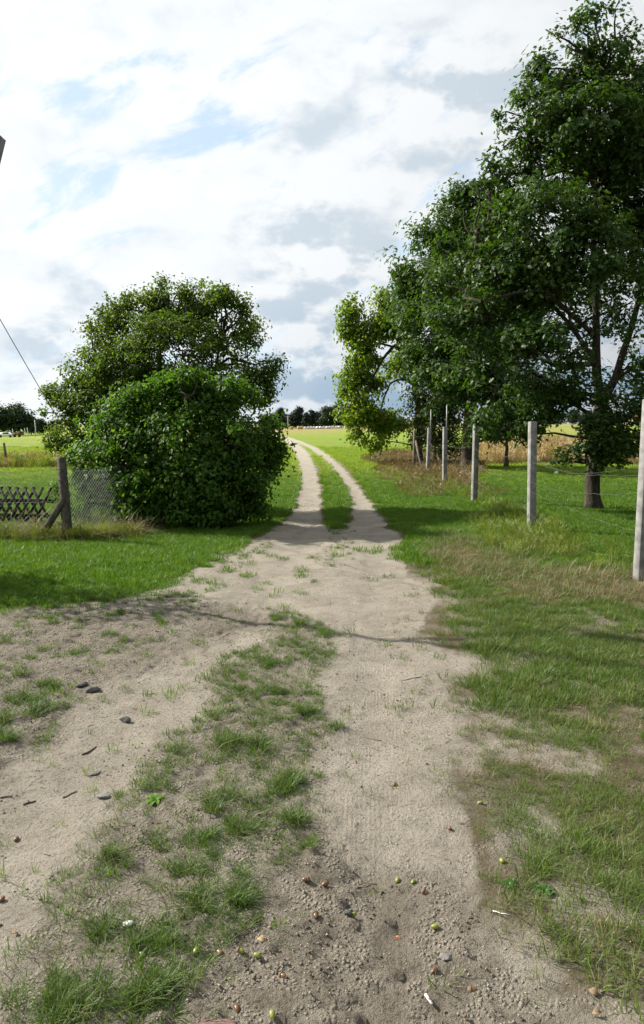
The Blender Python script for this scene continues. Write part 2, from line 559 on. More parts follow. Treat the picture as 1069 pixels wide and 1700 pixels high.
M_GROUND = ground_material()
M_CONC = simple('concrete', (.145, .143, .137), (.26, .257, .247), 9, .9, .35)
M_CONC_OLD = simple('old_concrete', (.055, .050, .042), (.13, .12, .10), 14, .95, .6)
M_WIRE = simple('galvanised_wire', (.33, .34, .35), (.5, .51, .52), 30, .5, .1, .6)
M_WIRE_DK = simple('rusty_wire', (.09, .088, .08), (.17, .165, .15), 30, .6, .1, .4)
M_WOOD = simple('weathered_wood', (.10, .08, .06), (.19, .16, .12), 20, .9, .5, stretch=(1, 1, .15))
M_WOOD_DK = simple('stained_wood', (.006, .005, .004), (.014, .011, .009), 22, .8, .4, stretch=(1, 1, .3))
M_BARK = simple('oak_bark', (.030, .024, .018), (.085, .070, .052), 16, .95, 1.0, bdist=.03, stretch=(1, 1, .22))
M_BARK_LT = simple('smooth_bark', (.07, .06, .048), (.14, .125, .10), 18, .9, .5, stretch=(1, 1, .3))


# ------------------------------------------------------------------ the ground, one sheet to the horizon
def axis_fine(lo, hi, step, grow, end):
    a = list(np.arange(lo, hi, step)); s = step; v = a[-1]
    while v < end:
        s *= grow; v += s; a.append(v)
    return a


def build_ground():
    xp = axis_fine(0, 3.0, .022, 1.06, 2600)
    xs = np.array([-v for v in xp[:0:-1]] + xp)
    yb = [-2600, -1200, -500, -200, -80, -30, -12, -5, -2, 0, .8, 1.2]
    ys = np.array(yb + axis_fine(1.4, 5.0, .02, 1.022, 5200))
    X, Y = np.meshgrid(xs, ys)
    x, y = X.ravel(), Y.ravel()
    nb = 6
    bare = np.zeros(len(x))
    for k in range(nb):
        off = (.02 + .26 * sstep(11, 7, y) * (k / nb)) + .003 * np.clip(y, 0, 60)
        bare += bare_mask(x + off * math.cos(2.4 * k), y + off * math.sin(2.4 * k) * 1.2)
    bare /= nb
    vg = (x > 0.3) & (y < 9.6) & (y > 1)
    bare = np.maximum(bare, vg * np.clip((fbm(x * 3.1, y * 3.1, 161, 4) - .30) * 1.9, .26, .62))
    loam = loam_mask(x, y)
    loam = np.maximum(loam, vg * .55 * (1 - np.clip(bare * 1.5 - .5, 0, 1)))
    z = terrain(x, y) + relief(x, y, loam, bare)
    V = np.stack([x, y, z], 1)
    n, m = len(xs), len(ys)
    i = (np.arange(m - 1)[:, None] * n + np.arange(n - 1)[None]).ravel()
    Fq = np.stack([i, i + 1, i + 1 + n, i + n], 1)
    o = mesh_np('ground', V, Fq, M_GROUND, None, True)
    prop(o, kind='structure')
    wx, wy = warped(x, y, 2)
    dry = np.maximum(inside(DRYP, wx, wy) * 1.0, inside(REDW, wx, wy) * 1.0)
    dry = np.maximum(dry, inside(TANB, wx, wy) * .9)
    dry = np.maximum(dry, .35 * (fbm(x * 1.1, y * 1.1, 61, 3) > .55) * (y < 12))
    far = sstep(24, 44, y)
    tan = np.maximum(sstep(150, 230, y) * (x / np.maximum(y, 1) > -.2) * .85, .55 * sstep(.52, .7, fbm(x * .03, y * .012, 71, 3)) * sstep(60, 110, y))
    for nm, a in (('bare', bare), ('loam', loam), ('dry', dry), ('far', far), ('tan', tan), ('track', lateral(RUT_MAIN, x, y))):
        at = o.data.attributes.new(nm, 'FLOAT', 'POINT')
        at.data.foreach_set('value', a.astype(np.float32))
    return o


build_ground()


# ------------------------------------------------------------------ trees and bushes
OVATE = (np.array([(0, 0, 0), (.27, .33, .07), (.22, .68, .05), (0, 1, -.08), (-.22, .68, .05), (-.27, .33, .07)]), np.array([(0, 1, 2), (0, 2, 3), (0, 3, 4), (0, 4, 5)]))
SPRAY = (np.array([(0, 0, 0), (.34, .45, .12), (0, 1, -.05), (-.34, .5, .12)]), np.array([(0, 1, 2), (0, 2, 3)]))
OAK = (np.array([(0, 0, 0), (0, .42, 0), (0, .22, 0), (0, .66, 0), (0, .5, 0), (0, 1, -.06),
                 (.23, .26, .05), (.34, .56, .06), (.24, .84, .02), (-.23, .26, .05), (-.34, .56, .06), (-.24, .84, .02)]),
       np.array([(0, 6, 1), (2, 7, 3), (4, 8, 5), (0, 1, 9), (2, 3, 10), (4, 5, 11)]))


def leaf_cloud(P, Nrm, size, tmpl, hang=.35):
    """one leaf per point: P (n,3), Nrm (n,3) rough facing, size (n,)"""
    n = len(P)
    nn = Nrm + rng.normal(0, .55, (n, 3)); nn /= np.linalg.norm(nn, axis=1)[:, None] + 1e-9
    t = rng.normal(0, 1, (n, 3)); t[:, 2] -= hang
    t -= nn * (t * nn).sum(1)[:, None]; t /= np.linalg.norm(t, axis=1)[:, None] + 1e-9
    s = np.cross(t, nn)
    T, Fc = tmpl
    V = P[:, None] + size[:, None, None] * (T[None, :, :1] * s[:, None] + T[None, :, 1:2] * t[:, None] + T[None, :, 2:] * nn[:, None])
    k = len(T)
    Fo = (np.arange(n)[:, None, None] * k + Fc[None]).reshape(-1, 3)
    return V.reshape(-1, 3), Fo


def clumps_in(lobes, per, shell=(.35, 1.0), flat=1.0):
    """clump centres through each lobe (c, r) with most near its skin; per = clumps per cubic-ish size"""
    C, O, I = [], [], []
    for li, (c, r, w) in enumerate(lobes):
        vol = (r[0] * r[1] * r[2]) ** (2 / 3)
        n = max(3, int(per * w * vol))
        d = rng.normal(0, 1, (n, 3)); d /= np.linalg.norm(d, axis=1)[:, None]
        rad = shell[0] + (shell[1] - shell[0]) * rng.random(n) ** .6
        rad *= 1 + rng.normal(0, .10, n) + .14 * (rng.random(n) < .08)
        p = c + d * rad[:, None] * r
        C.append(p); O.append(d); I.append(np.full(n, li))
    return np.concatenate(C), np.concatenate(O), np.concatenate(I)


def bend(a, b, n=5, sag=0., jit=.06):
    a, b = np.array(a, float), np.array(b, float)
    t = np.linspace(0, 1, n)[:, None]
    P = a + (b - a) * t
    l = np.linalg.norm(b - a)
    P[1:-1] += rng.normal(0, jit * l, (n - 2, 3))
    P[:, 2] += sag * l * np.sin(t[:, 0] * math.pi)
    return P


def make_tree(name, label, cat, base, stems, lobes, bark, leafm, tmpl, leaf, per, kl, sig, min_z=.1, shell=(.35, 1.0), up=.7, group=None, twig_r=.008, hang=.35, branch=True, clump_flat=.75, jit=.06, keep=None):
    """a tree: trunk (each stem a tapered tube), branches, crown of single leaves"""
    root = empty(name, (base[0], base[1], float(base[2])), label, cat, group)
    mb = MB()
    tops = []
    for P, r0, r1 in stems:
        P = np.asarray(P, float)
        t = np.linspace(0, 1, len(P))
        tt = np.linspace(0, 1, max(6, len(P) * 3))
        Q = np.stack([np.interp(tt, t, P[:, k]) for k in range(3)], 1)
        Q[1:-1] += rng.normal(0, r0 * .12, Q[1:-1].shape)
        R = r0 + (r1 - r0) * tt ** .8
        if P[0, 2] < base[2] + .3:
            R[0] *= 1.45; R[1] *= 1.12
        mb.tube(Q, R, 10)
        tops.append(Q)
    if stems: mb.build('trunk', bark, root, True)
    allP = np.concatenate(tops) if tops else np.array([[base[0], base[1], base[2] + .1]])
    C, O, I = clumps_in(lobes, per, shell)
    ok = C[:, 2] > base[2] + min_z
    if keep is not None: ok &= keep(C)
    C, O, I = C[ok], O[ok], I[ok]
    if branch:
        bm = MB()
        for li, (c, r, w) in enumerate(lobes):
            dd = np.linalg.norm(allP - c, axis=1) + np.maximum(0, allP[:, 2] - c[2]) * 1.5
            a = allP[np.argmin(dd)]
            L = np.linalg.norm(c - a)
            bm.tube(bend(a, c, 6, .05, jit), np.linspace(max(.016, .028 * L ** .7), twig_r * 1.6, 6), 6, False)
            ids = np.where(I == li)[0]
            for k in ids:
                s = c + (C[k] - c) * .1 + rng.normal(0, .03, 3)
                bm.tube(bend(s, C[k], 4, .04, .08), np.linspace(twig_r * 1.3, twig_r * .5, 4), 3, False)
        if bm.n: bm.build('branches', bark, root, True)['kind'] = 'stuff'
    n = len(C)
    kk = rng.poisson(kl, n) + 2
    idx = np.repeat(np.arange(n), kk)
    s_c = sig * (0.6 + .8 * rng.random(n))
    off = rng.normal(0, 1, (len(idx), 3)); off[:, 2] *= clump_flat
    P = C[idx] + off * s_c[idx][:, None]
    Nrm = O[idx] * .55 + np.array((0, 0, up)) + off * .25
    P[:, 2] = np.maximum(P[:, 2], base[2] + .03)
    size = leaf * (0.65 + .6 * rng.random(len(P)))
    V, Fo = leaf_cloud(P, Nrm, size, tmpl, hang)
    mesh_np('crown', V, Fo, leafm, root)
    return root, len(P)


def lobes_px(lst, depth, dz=.8, spread=.4):
    """lobes given as seen in the photograph (x, y, half width, half height, depth offset, weight), placed in space"""
    out = []
    for e in lst:
        px, py, rx, ry = e[:4]
        off = e[4] if len(e) > 4 else 0.
        w = e[5] if len(e) > 5 else 1.
        D = depth + off
        c = W(px, py, D)
        k = D / F_PX
        out.append((c, np.array((rx * k, dz * (rx + ry) / 2 * k, ry * k)), w))
    return out


def ground_pt(px, py):
    x, y = G(px, py)
    return (x, y, float(ground_z(x, y)[0]))


LM_OAK = leaf_mat('oak_leaves', (.027, .070, .013), (.056, .118, .020), (.120, .165, .028), .42, .50, .30)
LM_OAK2 = leaf_mat('oak_leaves_far', (.029, .074, .014), (.058, .122, .020), (.115, .165, .028), .42, .50, .30)
LM_LILAC = leaf_mat('lilac_leaves', (.036, .100, .014), (.076, .164, .020), (.125, .195, .026), .48, .52, .22)
LM_PLUM = leaf_mat('plum_leaves', (.052, .108, .020), (.105, .172, .030), (.16, .215, .038), .50, .54, .2)
LM_PEAR = leaf_mat('pear_leaves', (.085, .165, .018), (.17, .255, .022), (.30, .29, .022), .48, .48, .3)
LM_OLIVE = leaf_mat('shrub_leaves', (.050, .085, .022), (.085, .115, .030), (.13, .13, .04), .32, .48, .3)
LM_FAR = leaf_mat('far_leaves', (.020, .045, .020), (.036, .066, .026), (.05, .08, .03), .2, .6, .2)
LM_PINE = leaf_mat('pine_needles', (.010, .026, .014), (.018, .038, .018), (.026, .045, .018), .12, .6, .2)

leaf_total = 0


def gappy(freq, thr, seed, floor=.2):
    """crown gaps: leave out clumps in patches, so that the sky shows through"""
    return lambda C: (fbm(C[:, 0] * freq + .35 * C[:, 1], C[:, 2] * freq, seed, 2) > thr) | (rng.random(len(C)) < floor)


# the big oak behind the fence
b = ground_pt(985, 846)
D = b[1]
OAK_L = [(1005, 75, 48, 50), (960, 130, 52, 50, .3), (1050, 150, 55, 60, .6), (905, 190, 60, 48, -.4), (985, 210, 80, 62, -.8), (1065, 250, 60, 70, -.3), (930, 270, 82, 62, .5),
         (860, 290, 52, 46, .4), (1010, 320, 80, 70, .9), (900, 350, 80, 62, -1.0), (820, 370, 62, 55, .2), (970, 410, 88, 70, -1.2), (1070, 400, 70, 75, .3), (870, 450, 88, 66, -.6),
         (790, 450, 62, 55, .8), (1050, 500, 70, 60, -1.3, .8), (945, 510, 80, 62, .8, .9), (815, 540, 80, 62, -.6), (900, 585, 80, 55, -1.3), (770, 600, 58, 50, .4), (1060, 600, 55, 45, .6, .6),
         (835, 640, 72, 48, -.8), (905, 660, 58, 40, -.2, .9), (800, 690, 45, 30, .2), (880, 715, 32, 22, -.2), (1035, 700, 48, 32, -.5, .8), (1040, 740, 40, 22, -.3, .8),
         (972, 752, 42, 27, -.8, 1.0), (935, 765, 28, 16, -.9, .9), (1010, 770, 25, 14, -.6), (985, 742, 45, 24, -1.0, 2.2), (1000, 764, 32, 14, -1.0, 2.2), (955, 762, 30, 14, -1.1, 1.6), (1012, 640, 42, 32, -1.0, .7), (948, 640, 40, 34, -.6, .9), (1052, 668, 40, 28, -.8, .9), (1000, 706, 34, 22, -.9, 1.3),
         (1130, 200, 70, 80), (1150, 330, 85, 90), (1150, 480, 90, 80), (1140, 620, 80, 70), (1110, 710, 50, 40), (990, 30, 20, 30), (1022, 25, 12, 22), (1040, 70, 20, 25), (905, 115, 20, 25), (812, 268, 9, 26), (850, 215, 22, 22), (840, 185, 14, 16), (868, 160, 16, 18), (880, 240, 24, 20), (835, 245, 14, 14), (795, 310, 20, 22), (770, 345, 22, 20), (745, 395, 20, 24), (735, 470, 22, 22), (725, 540, 20, 24), (975, 55, 14, 22), (940, 75, 16, 20), (925, 60, 10, 14), (1045, 45, 10, 16), (1062, 110, 14, 16), (960, 40, 9, 14), (890, 120, 10, 14)]
stems = [([b, W(984, 800, D), W(990, 745, D), W(997, 690, D), W(999, 668, D)], .155, .135),
         ([W(998, 672, D), W(992, 618, D - .1), W(990, 540, D - .1), W(985, 420, D), W(988, 280, D + .1), W(1000, 130, D)], .115, .022),
         ([W(999, 672, D), W(1024, 622, D + .2), W(1050, 540, D + .4), W(1080, 420, D + .5), W(1100, 300, D + .4)], .10, .03),
         ([W(991, 600, D - .1), W(930, 520, D - .4), W(850, 450, D - .3), W(790, 430, D)], .055, .018),
         ([W(990, 560, D - .1), W(900, 480, D - 1.), W(850, 488, D - 1.2), W(800, 500, D - 1.1)], .05, .015)]
t, k = make_tree('oak_tree', 'tall dark oak at the right, its trunk alone on the lawn behind the wire fence', 'tree', b, stems, lobes_px(OAK_L, D), M_BARK, LM_OAK, OAK, .108, 128, 44, .12, min_z=.45, keep=gappy(1.5, .40, 201))
leaf_total += k

# the second oak, farther along the fence
b2 = ground_pt(776, 779)
D2 = b2[1]
OAK2_L = [(760, 355, 42, 40), (720, 400, 48, 42, .6), (790, 400, 55, 48, -.5), (690, 450, 42, 40, -.3), (745, 465, 62, 50, -1.2), (820, 470, 60, 55, .5), (680, 510, 34, 45, .4), (715, 540, 55, 50, -1.5),
          (780, 550, 65, 55, -1.), (850, 560, 60, 60, .6), (700, 610, 36, 45, -.2), (750, 625, 55, 45, -1.4), (810, 640, 60, 45, -.6), (870, 650, 50, 45, .4), (735, 680, 38, 32, .5), (830, 700, 42, 26, 0), (790, 705, 30, 20, -1.4), (672, 472, 18, 18), (700, 385, 16, 18), (770, 320, 18, 20), (800, 345, 25, 25), (880, 470, 50, 60)]
stems = [([b2, W(776, 740, D2), W(778, 690, D2), W(775, 640, D2), W(770, 540, D2), W(765, 420, D2)], .27, .07),
         ([W(777, 690, D2), W(810, 620, D2), W(840, 540, D2)], .14, .05), ([W(775, 660, D2), W(735, 590, D2 - .5), W(705, 500, D2 - .5)], .13, .04)]
t, k = make_tree('oak_tree', 'second oak with a thick dark trunk behind the third concrete post', 'tree', b2, stems, lobes_px(OAK2_L, D2), M_BARK, LM_OAK2, OAK, .165, 66, 42, .22, min_z=1.0, twig_r=.014, keep=gappy(.9, .36, 211))
leaf_total += k

# the yellow-green pear with drooping branches
b3 = ground_pt(694, 772)
D3 = b3[1]
PEAR_L = [(583, 520, 16, 20), (590, 555, 24, 30), (577, 548, 14, 16), (588, 500, 7, 12), (640, 505, 26, 24, .4), (632, 545, 26, 28), (660, 540, 28, 30, .4), (604, 590, 26, 26, -.4), (585, 625, 24, 26), (615, 630, 26, 24, .5, .8), (573, 655, 13, 18),
          (595, 670, 28, 28, -.5), (580, 690, 18, 22), (620, 695, 26, 22, .2), (592, 718, 12, 12), (648, 700, 24, 16, .3, .8), (640, 722, 18, 8, 0, .8), (668, 705, 12, 14, 0, .7), (615, 735, 8, 10, 0, .8), (628, 738, 6, 10, 0, .8), (672, 590, 22, 40, .8), (655, 610, 16, 20, .6, .4)]
stems = [([b3, W(697, 720, D3), W(692, 650, D3), W(680, 590, D3), W(655, 572, D3), W(640, 590, D3), W(622, 620, D3 - .2), W(608, 660, D3 - .3)], .16, .03),
         ([W(690, 640, D3), W(668, 628, D3), W(648, 636, D3), W(635, 665, D3), W(628, 705, D3)], .07, .02), ([W(685, 600, D3), W(665, 560, D3), W(645, 520, D3)], .08, .02), ([W(650, 575, D3), W(610, 565, D3), W(590, 530, D3)], .05, .015)]
t, k = make_tree('pear_tree', 'yellow-green tree with arching drooping branches at the field edge left of the oaks', 'tree', b3, stems, lobes_px(PEAR_L, D3), M_BARK, LM_PEAR, OVATE, .165, 75, 42, .19, min_z=.6, hang=1.2, up=.3, shell=(.1, 1.0))
leaf_total += k

# olive shrub round the foot of the second oak
b4 = ground_pt(722, 776)
D4 = b4[1] + .5
SHR_L = [(705, 660, 28, 35), (735, 640, 30, 30, .5), (720, 700, 38, 36, -.4), (700, 730, 22, 22), (740, 735, 26, 26), (755, 690, 22, 36, .5), (745, 600, 25, 35, 1.)]
stems = [([b4, W(722, 720, D4), W(715, 660, D4)], .07, .02), ([(b4[0] + .3, b4[1] + .2, b4[2]), W(740, 715, D4), W(745, 640, D4)], .06, .02)]
t, k = make_tree('shrub', 'olive green small-leaved shrub behind the two farthest concrete posts', 'shrub', b4, stems, lobes_px(SHR_L, D4), M_BARK_LT, LM_OLIVE, OVATE, .12, 60, 50, .20, min_z=.25)
leaf_total += k

# young tree with a thin trunk
b5 = ground_pt(840, 776)
D5 = b5[1]
YT_L = [(835, 712, 28, 16), (850, 695, 30, 18), (820, 695, 26, 16), (868, 715, 14, 12), (842, 670, 35, 22)]
stems = [([b5, W(841, 740, D5), W(843, 705, D5), W(842, 660, D5)], .085, .03)]
t, k = make_tree('young_tree', 'young tree with a thin straight pale trunk between the second and third posts', 'tree', b5, stems, lobes_px(YT_L, D5), M_BARK_LT, LM_OLIVE, OVATE, .15, 44, 30, .2, min_z=1.)
leaf_total += k

# tree behind the lilac on the left
b6 = ground_pt(280, 838)
D6 = b6[1]
PL_L = [(290, 515, 60, 36), (235, 530, 52, 38, .4), (345, 520, 50, 40, .3), (185, 560, 48, 42, .2), (385, 560, 42, 46), (270, 570, 80, 55, -.9), (340, 585, 65, 55, -.7), (200, 610, 60, 52, -.6), (150, 620, 42, 40), (410, 600, 40, 46, .3), (425, 640, 30, 32), (120, 660, 38, 30),
        (160, 680, 48, 42, -.5), (110, 700, 30, 26, .2), (260, 650, 80, 50, -.4), (360, 650, 60, 45, .1), (135, 735, 35, 22), (100, 735, 22, 14, .1, .8), (442, 612, 18, 24), (380, 496, 10, 20), (405, 512, 10, 18), (355, 490, 16, 16), (455, 600, 10, 10), (440, 660, 16, 26), (85, 660, 14, 16), (165, 535, 15, 16), (300, 485, 30, 14), (245, 495, 25, 14)] + [(150 + i * 17, 560 - 70 * math.sin(min(1, (i + 2) / 10) * 1.57) + (0 if i < 14 else (i - 13) * 14) + random.uniform(-12, 6), random.uniform(6, 10), random.uniform(14, 24), random.uniform(-.5, .5)) for i in range(17)] + [(80 + random.uniform(-6, 12), 640 + i * 22, 11, 13) for i in range(5)]
stems = [([b6, W(278, 760, D6), W(270, 680, D6), W(265, 600, D6), W(270, 540, D6)], .12, .03), ([(b6[0] + .2, b6[1], b6[2]), W(310, 740, D6), W(345, 650, D6), W(370, 560, D6)], .09, .02),
         ([(b6[0] - .2, b6[1] + .1, b6[2]), W(240, 750, D6), W(190, 680, D6), W(160, 610, D6)], .09, .02), ([W(240, 750, D6), W(170, 730, D6), W(120, 690, D6)], .05, .015)]
t, k = make_tree('plum_tree', 'broad round-crowned leafy tree rising behind the dense dark bush on the left', 'tree', b6, stems, lobes_px(PL_L, D6), M_BARK, LM_PLUM, OVATE, .072, 165, 60, .105, min_z=.5, up=.5, keep=gappy(2.2, .37, 221))
leaf_total += k

# the dense lilac bush beside the track
b7 = ground_pt(300, 872)
D7 = b7[1] + .2
LI_L = [(300, 672, 55, 40, .3), (240, 690, 55, 45, .2), (355, 690, 50, 42, .2), (200, 725, 55, 48, -.1), (290, 740, 75, 60, -.5), (380, 740, 60, 50, -.3), (420, 735, 38, 38, .2), (165, 775, 42, 45, .1), (230, 800, 68, 58, -.4), (320, 810, 75, 58, -.7), (400, 800, 50, 50, -.2), (440, 760, 26, 30, .3), (452, 742, 16, 18, .4),
        (200, 845, 40, 32, 0), (270, 850, 58, 30, -.5), (350, 848, 58, 32, -.5), (405, 835, 32, 28, -.1), (140, 800, 22, 34, .1), (135, 845, 16, 26, 0, .7), (300, 632, 26, 14, .4), (345, 652, 24, 16, .3), (128, 760, 14, 20, .2, .7), (100, 800, 14, 16, .6, .6), (95, 830, 16, 18, .7, .6)] + [(205 + i * 15, 665 - 35 * math.sin(i / 14 * 3.14) + random.uniform(-8, 8), random.uniform(7, 11), random.uniform(12, 20), random.uniform(-.3, .4)) for i in range(15)] + [(455 + random.uniform(-8, 8), 700 + i * 20, 10, 12, .2) for i in range(5)] + [(430 + random.uniform(-8, 8), 790 + i * 18, 12, 12, 0) for i in range(4)]
stems = [([(b7[0] + dx, b7[1] + dy, b7[2]), (b7[0] + dx * 2.2, b7[1] + dy * 1.6, 1.), (b7[0] + dx * 4, b7[1] + dy * 2, 2.)], .035, .012) for dx, dy in [(-.3, 0), (-.12, .2), (.05, -.15), (.2, .15), (.33, 0)]]
t, k = make_tree('lilac_bush', 'dense dark green bush reaching the ground between the old fence post and the track', 'bush', b7, stems, lobes_px(LI_L, D7, .9), M_BARK, LM_LILAC, OVATE, .082, 170, 56, .105, min_z=.08, up=.45, hang=.9, shell=(.45, 1.0))
leaf_total += k

# shrub outside the frame on the left: its shade falls across the side track
b8 = (-4.9, 8.55, 0.)
t, k = make_tree('shrub', 'leafy shrub just outside the left picture edge, casting shade on the bare ground', 'shrub', b8, [([b8, (-4.9, 8.6, 1.2), (-5.0, 8.6, 2.4)], .06, .02)],
                 [(np.array((-4.95, 8.6, 2.2)), np.array((.55, .55, .7)), 1), (np.array((-5.5, 8.9, 1.6)), np.array((.7, .6, .9)), 1), (np.array((-4.9, 8.4, 1.2)), np.array((.5, .5, .6)), 1)], M_BARK, LM_LILAC, OVATE, .09, 60, 30, .14, up=.5)


# far trees
def far_tree(name, label, px, base_py, top_py, half_w, depth, mat, pine=False, group='trees beyond the fields'):
    g = W(px, base_py, depth)
    k = depth / F_PX
    h = (base_py - top_py) * k
    w = half_w * k
    b = (g[0], depth, float(terrain(g[0], depth)))
    L = []
    nl = 9 if pine else 11
    for i in range(nl):
        f = (i + .5) / nl
        if pine:
            rr = w * (.5 + .55 * math.sin(math.pi * min(1, f * 1.05)) ** .7) * random.uniform(.6, .95)
            zc = h * (.32 + .66 * f)
            L.append((np.array((b[0] + random.uniform(-.3, .3) * w, b[1] + random.uniform(-.4, .4) * w, b[2] + zc)), np.array((rr, rr, h * .10)), 1))
        else:
            a = random.uniform(0, 6.28)
            zc = h * (.22 + .62 * f)
            rr = w * (.72 - .35 * abs(f - .4))
            q = w * .5 * (1 - f * .6)
            L.append((np.array((b[0] + q * math.cos(a), b[1] + q * math.sin(a), b[2] + zc)), np.array((rr, rr, h * .17)), 1))
    st = [([b, (b[0] + .1, b[1], b[2] + h * .5), (b[0], b[1], b[2] + h * .92)], .022 * h, .006 * h)]
    kper = 26 / max(1e-6, (w * .6) ** 2)
    return make_tree(name, label, 'tree', b, st, L, M_BARK, mat, SPRAY, max(.5, .09 * w + .28), kper, 15, .15 * w, min_z=h * .12, group=group, twig_r=.02, branch=False, up=.6)


CEN = [(440, 686, 10, 0), (453, 684, 9, 0), (465, 677, 6, 1), (474, 686, 6, 0), (483, 684, 7, 0), (496, 676, 8, 1), (508, 686, 6, 1), (517, 682, 6, 1), (528, 683, 7, 0), (541, 673, 11, 0), (557, 671, 12, 0), (572, 675, 10, 0), (586, 680, 10, 0), (602, 684, 10, 0), (622, 680, 12, 0), (645, 684, 12, 0)]
ORD = ['first', 'second', 'third', 'fourth', 'fifth', 'sixth', 'seventh', 'eighth', 'ninth', 'tenth', 'eleventh', 'twelfth', 'thirteenth', 'fourteenth', 'fifteenth', 'sixteenth', 'seventeenth', 'eighteenth']
CEN = [(a, b_, c * 1.25, d_) for a, b_, c, d_ in CEN]
for i, (px, top, hw, pine) in enumerate(CEN):
    far_tree('pine_tree' if pine else 'far_tree', '%s %s tree from the left in the dark treeline behind the white bales' % ('narrow' if pine else 'broad', ORD[i]), px, 711 + random.uniform(-.4, .4), top, hw, 318 + random.uniform(-14, 14), LM_PINE if pine or i % 3 else LM_FAR, bool(pine), 'treeline behind the bales')
for i in range(14):
    far_tree('far_tree', 'low dark tree, %s from the left in the rear row of the central treeline' % ORD[i], 445 + i * 15 + random.uniform(-3, 3), 710, 689 + random.uniform(-4, 3), 11, 345, LM_PINE, False, 'rear row of the treeline')
for i, (px, top, hw) in enumerate([(700, 682, 14), (905, 684, 12), (930, 682, 13), (950, 680, 12), (968, 684, 12), (1015, 686, 12), (1090, 680, 15)]):
    far_tree('far_tree', '%s from the left of the distant trees seen under the oak crowns' % ORD[i], px, 705, top, hw, 300 + 8 * i, LM_FAR, False, 'distant trees under the oaks')
for i, (px, top, hw, dd, what) in enumerate([(5, 672, 26, 232, 'large round tree at the left edge behind the field'), (33, 668, 24, 238, 'large round tree right of the leftmost one behind the field'), (52, 690, 12, 250, 'low tree beside the thin pole at the left field edge'), (68, 697, 12, 255, 'lowest distant tree showing left of the round tree'), (88, 700, 14, 255, 'distant low tree peeping out behind the leafy branches on the left'), (-25, 676, 22, 235, 'distant tree cut by the left picture edge')]):
    far_tree('far_tree', what, px, 723, top, hw, dd, LM_FAR, False, 'trees behind the left field')
print('LEAVES', leaf_total, sum(len(o.data.polygons) for o in COL.objects if o.type == 'MESH'))


# ------------------------------------------------------------------ right fence: concrete posts and slack wires
def fence_right():
    posts = [(1062, 965, 2.02, 0), (882, 882, 1.79, 0), (787, 836, 1.75, .33), (738, 806, 1.67, .62), (710, 790, 1.62, .62)]
    P = []
    root = empty('wire_fence', (3.5, 12.3, 0), 'row of five grey concrete posts with slack wires along the right side of the track', 'fence')
    for i, (px, py, h, rod) in enumerate(posts):
        x, y = G(px, py)
        w = .115
        mb = MB()
        # slightly tapered square post with a chamfered top
        lean = (rng.normal(0, .012), rng.normal(0, .008))
        V = []
        ww = w / 2
        ch = .007
        yaw = math.radians(14) + rng.normal(0, .04)
        cy_, sy_ = math.cos(yaw), math.sin(yaw)
        prof = [(-.3, 1.0), (h * .5, .97), (h - .012, .95), (h, .86)]
        sec = [(-ww + ch, -ww), (ww - ch, -ww), (ww, -ww + ch), (ww, ww - ch), (ww - ch, ww), (-ww + ch, ww), (-ww, ww - ch), (-ww, -ww + ch)]
        for z, s in prof:
            V += [(x + (a * cy_ - c * sy_) * s + lean[0] * z, y + (a * sy_ + c * cy_) * s + lean[1] * z, z) for a, c in sec]
        q = [(r * 8 + j, r * 8 + (j + 1) % 8, (r + 1) * 8 + (j + 1) % 8, (r + 1) * 8 + j) for r in range(3) for j in range(8)]
        V.append((x + lean[0] * h, y + lean[1] * h, h))
        mb.add(V, q, [(24 + j, 24 + (j + 1) % 8, 32) for j in range(8)])
        o = mb.build('post', M_CONC, root)
        if rod:
            rb = MB()
            tx = x + ww - .012 + lean[0] * h
            rb.box((tx, y, h + rod / 2 - .15), (.030, .006, rod + .3)).box((tx - .012, y - .018, h + rod / 2 - .15), (.006, .030, rod + .3))
            rb.build('extension_rod', M_WIRE, o)
        P.append((x, y, h, lean))
    # end post of dark wood
    ex, ey = G(687, 781)
    P.append((ex, ey, 1.5, (0, 0)))
    lv = [1.34, 1.16, .92, .62, .33]
    for a, b in zip(P[:-1], P[1:]):
        for z in lv:
            z0, z1 = z + rng.normal(0, .07), z + rng.normal(0, .07)
            sg = rng.uniform(.03, .30) * (1.3 if z > 1 else .7)
            n = 26
            t = np.linspace(0, 1, n)
            x = a[0] + (b[0] - a[0]) * t - .062 * np.sin(np.pi * np.clip(t * 12, 0, .5)) + rng.normal(0, .006, n)
            y = a[1] + (b[1] - a[1]) * t
            zz = z0 + (z1 - z0) * t - sg * 4 * t * (1 - t) + .006 * np.sin(t * 60 + z * 9) + np.convolve(rng.normal(0, .016, n + 4), np.ones(5) / 5, 'valid')
            zz = np.maximum(zz, .05)
            MB().tube(np.stack([x, y, zz], 1), .0017, 4, False).build('wire', M_WIRE_DK, root)
    # one more span towards the camera, out of the frame
    e = empty('wooden_post', (ex, ey, 0), 'thin dark wooden end post with slanting brace beyond the concrete posts', 'post')
    MB().tube([(ex, ey, -.2), (ex + .01, ey, .8), (ex, ey, 1.52)], [.062, .056, .05], 8).build('post', M_WOOD, e)
    bx, by = G(704, 783)
    MB().tube([(bx, by, -.05), ((bx + ex) / 2, (by + ey) / 2 - .03, .5), (ex + .05, ey - .05, 1.12)], [.05, .046, .04], 8).build('brace', M_WOOD, e)


fence_right()


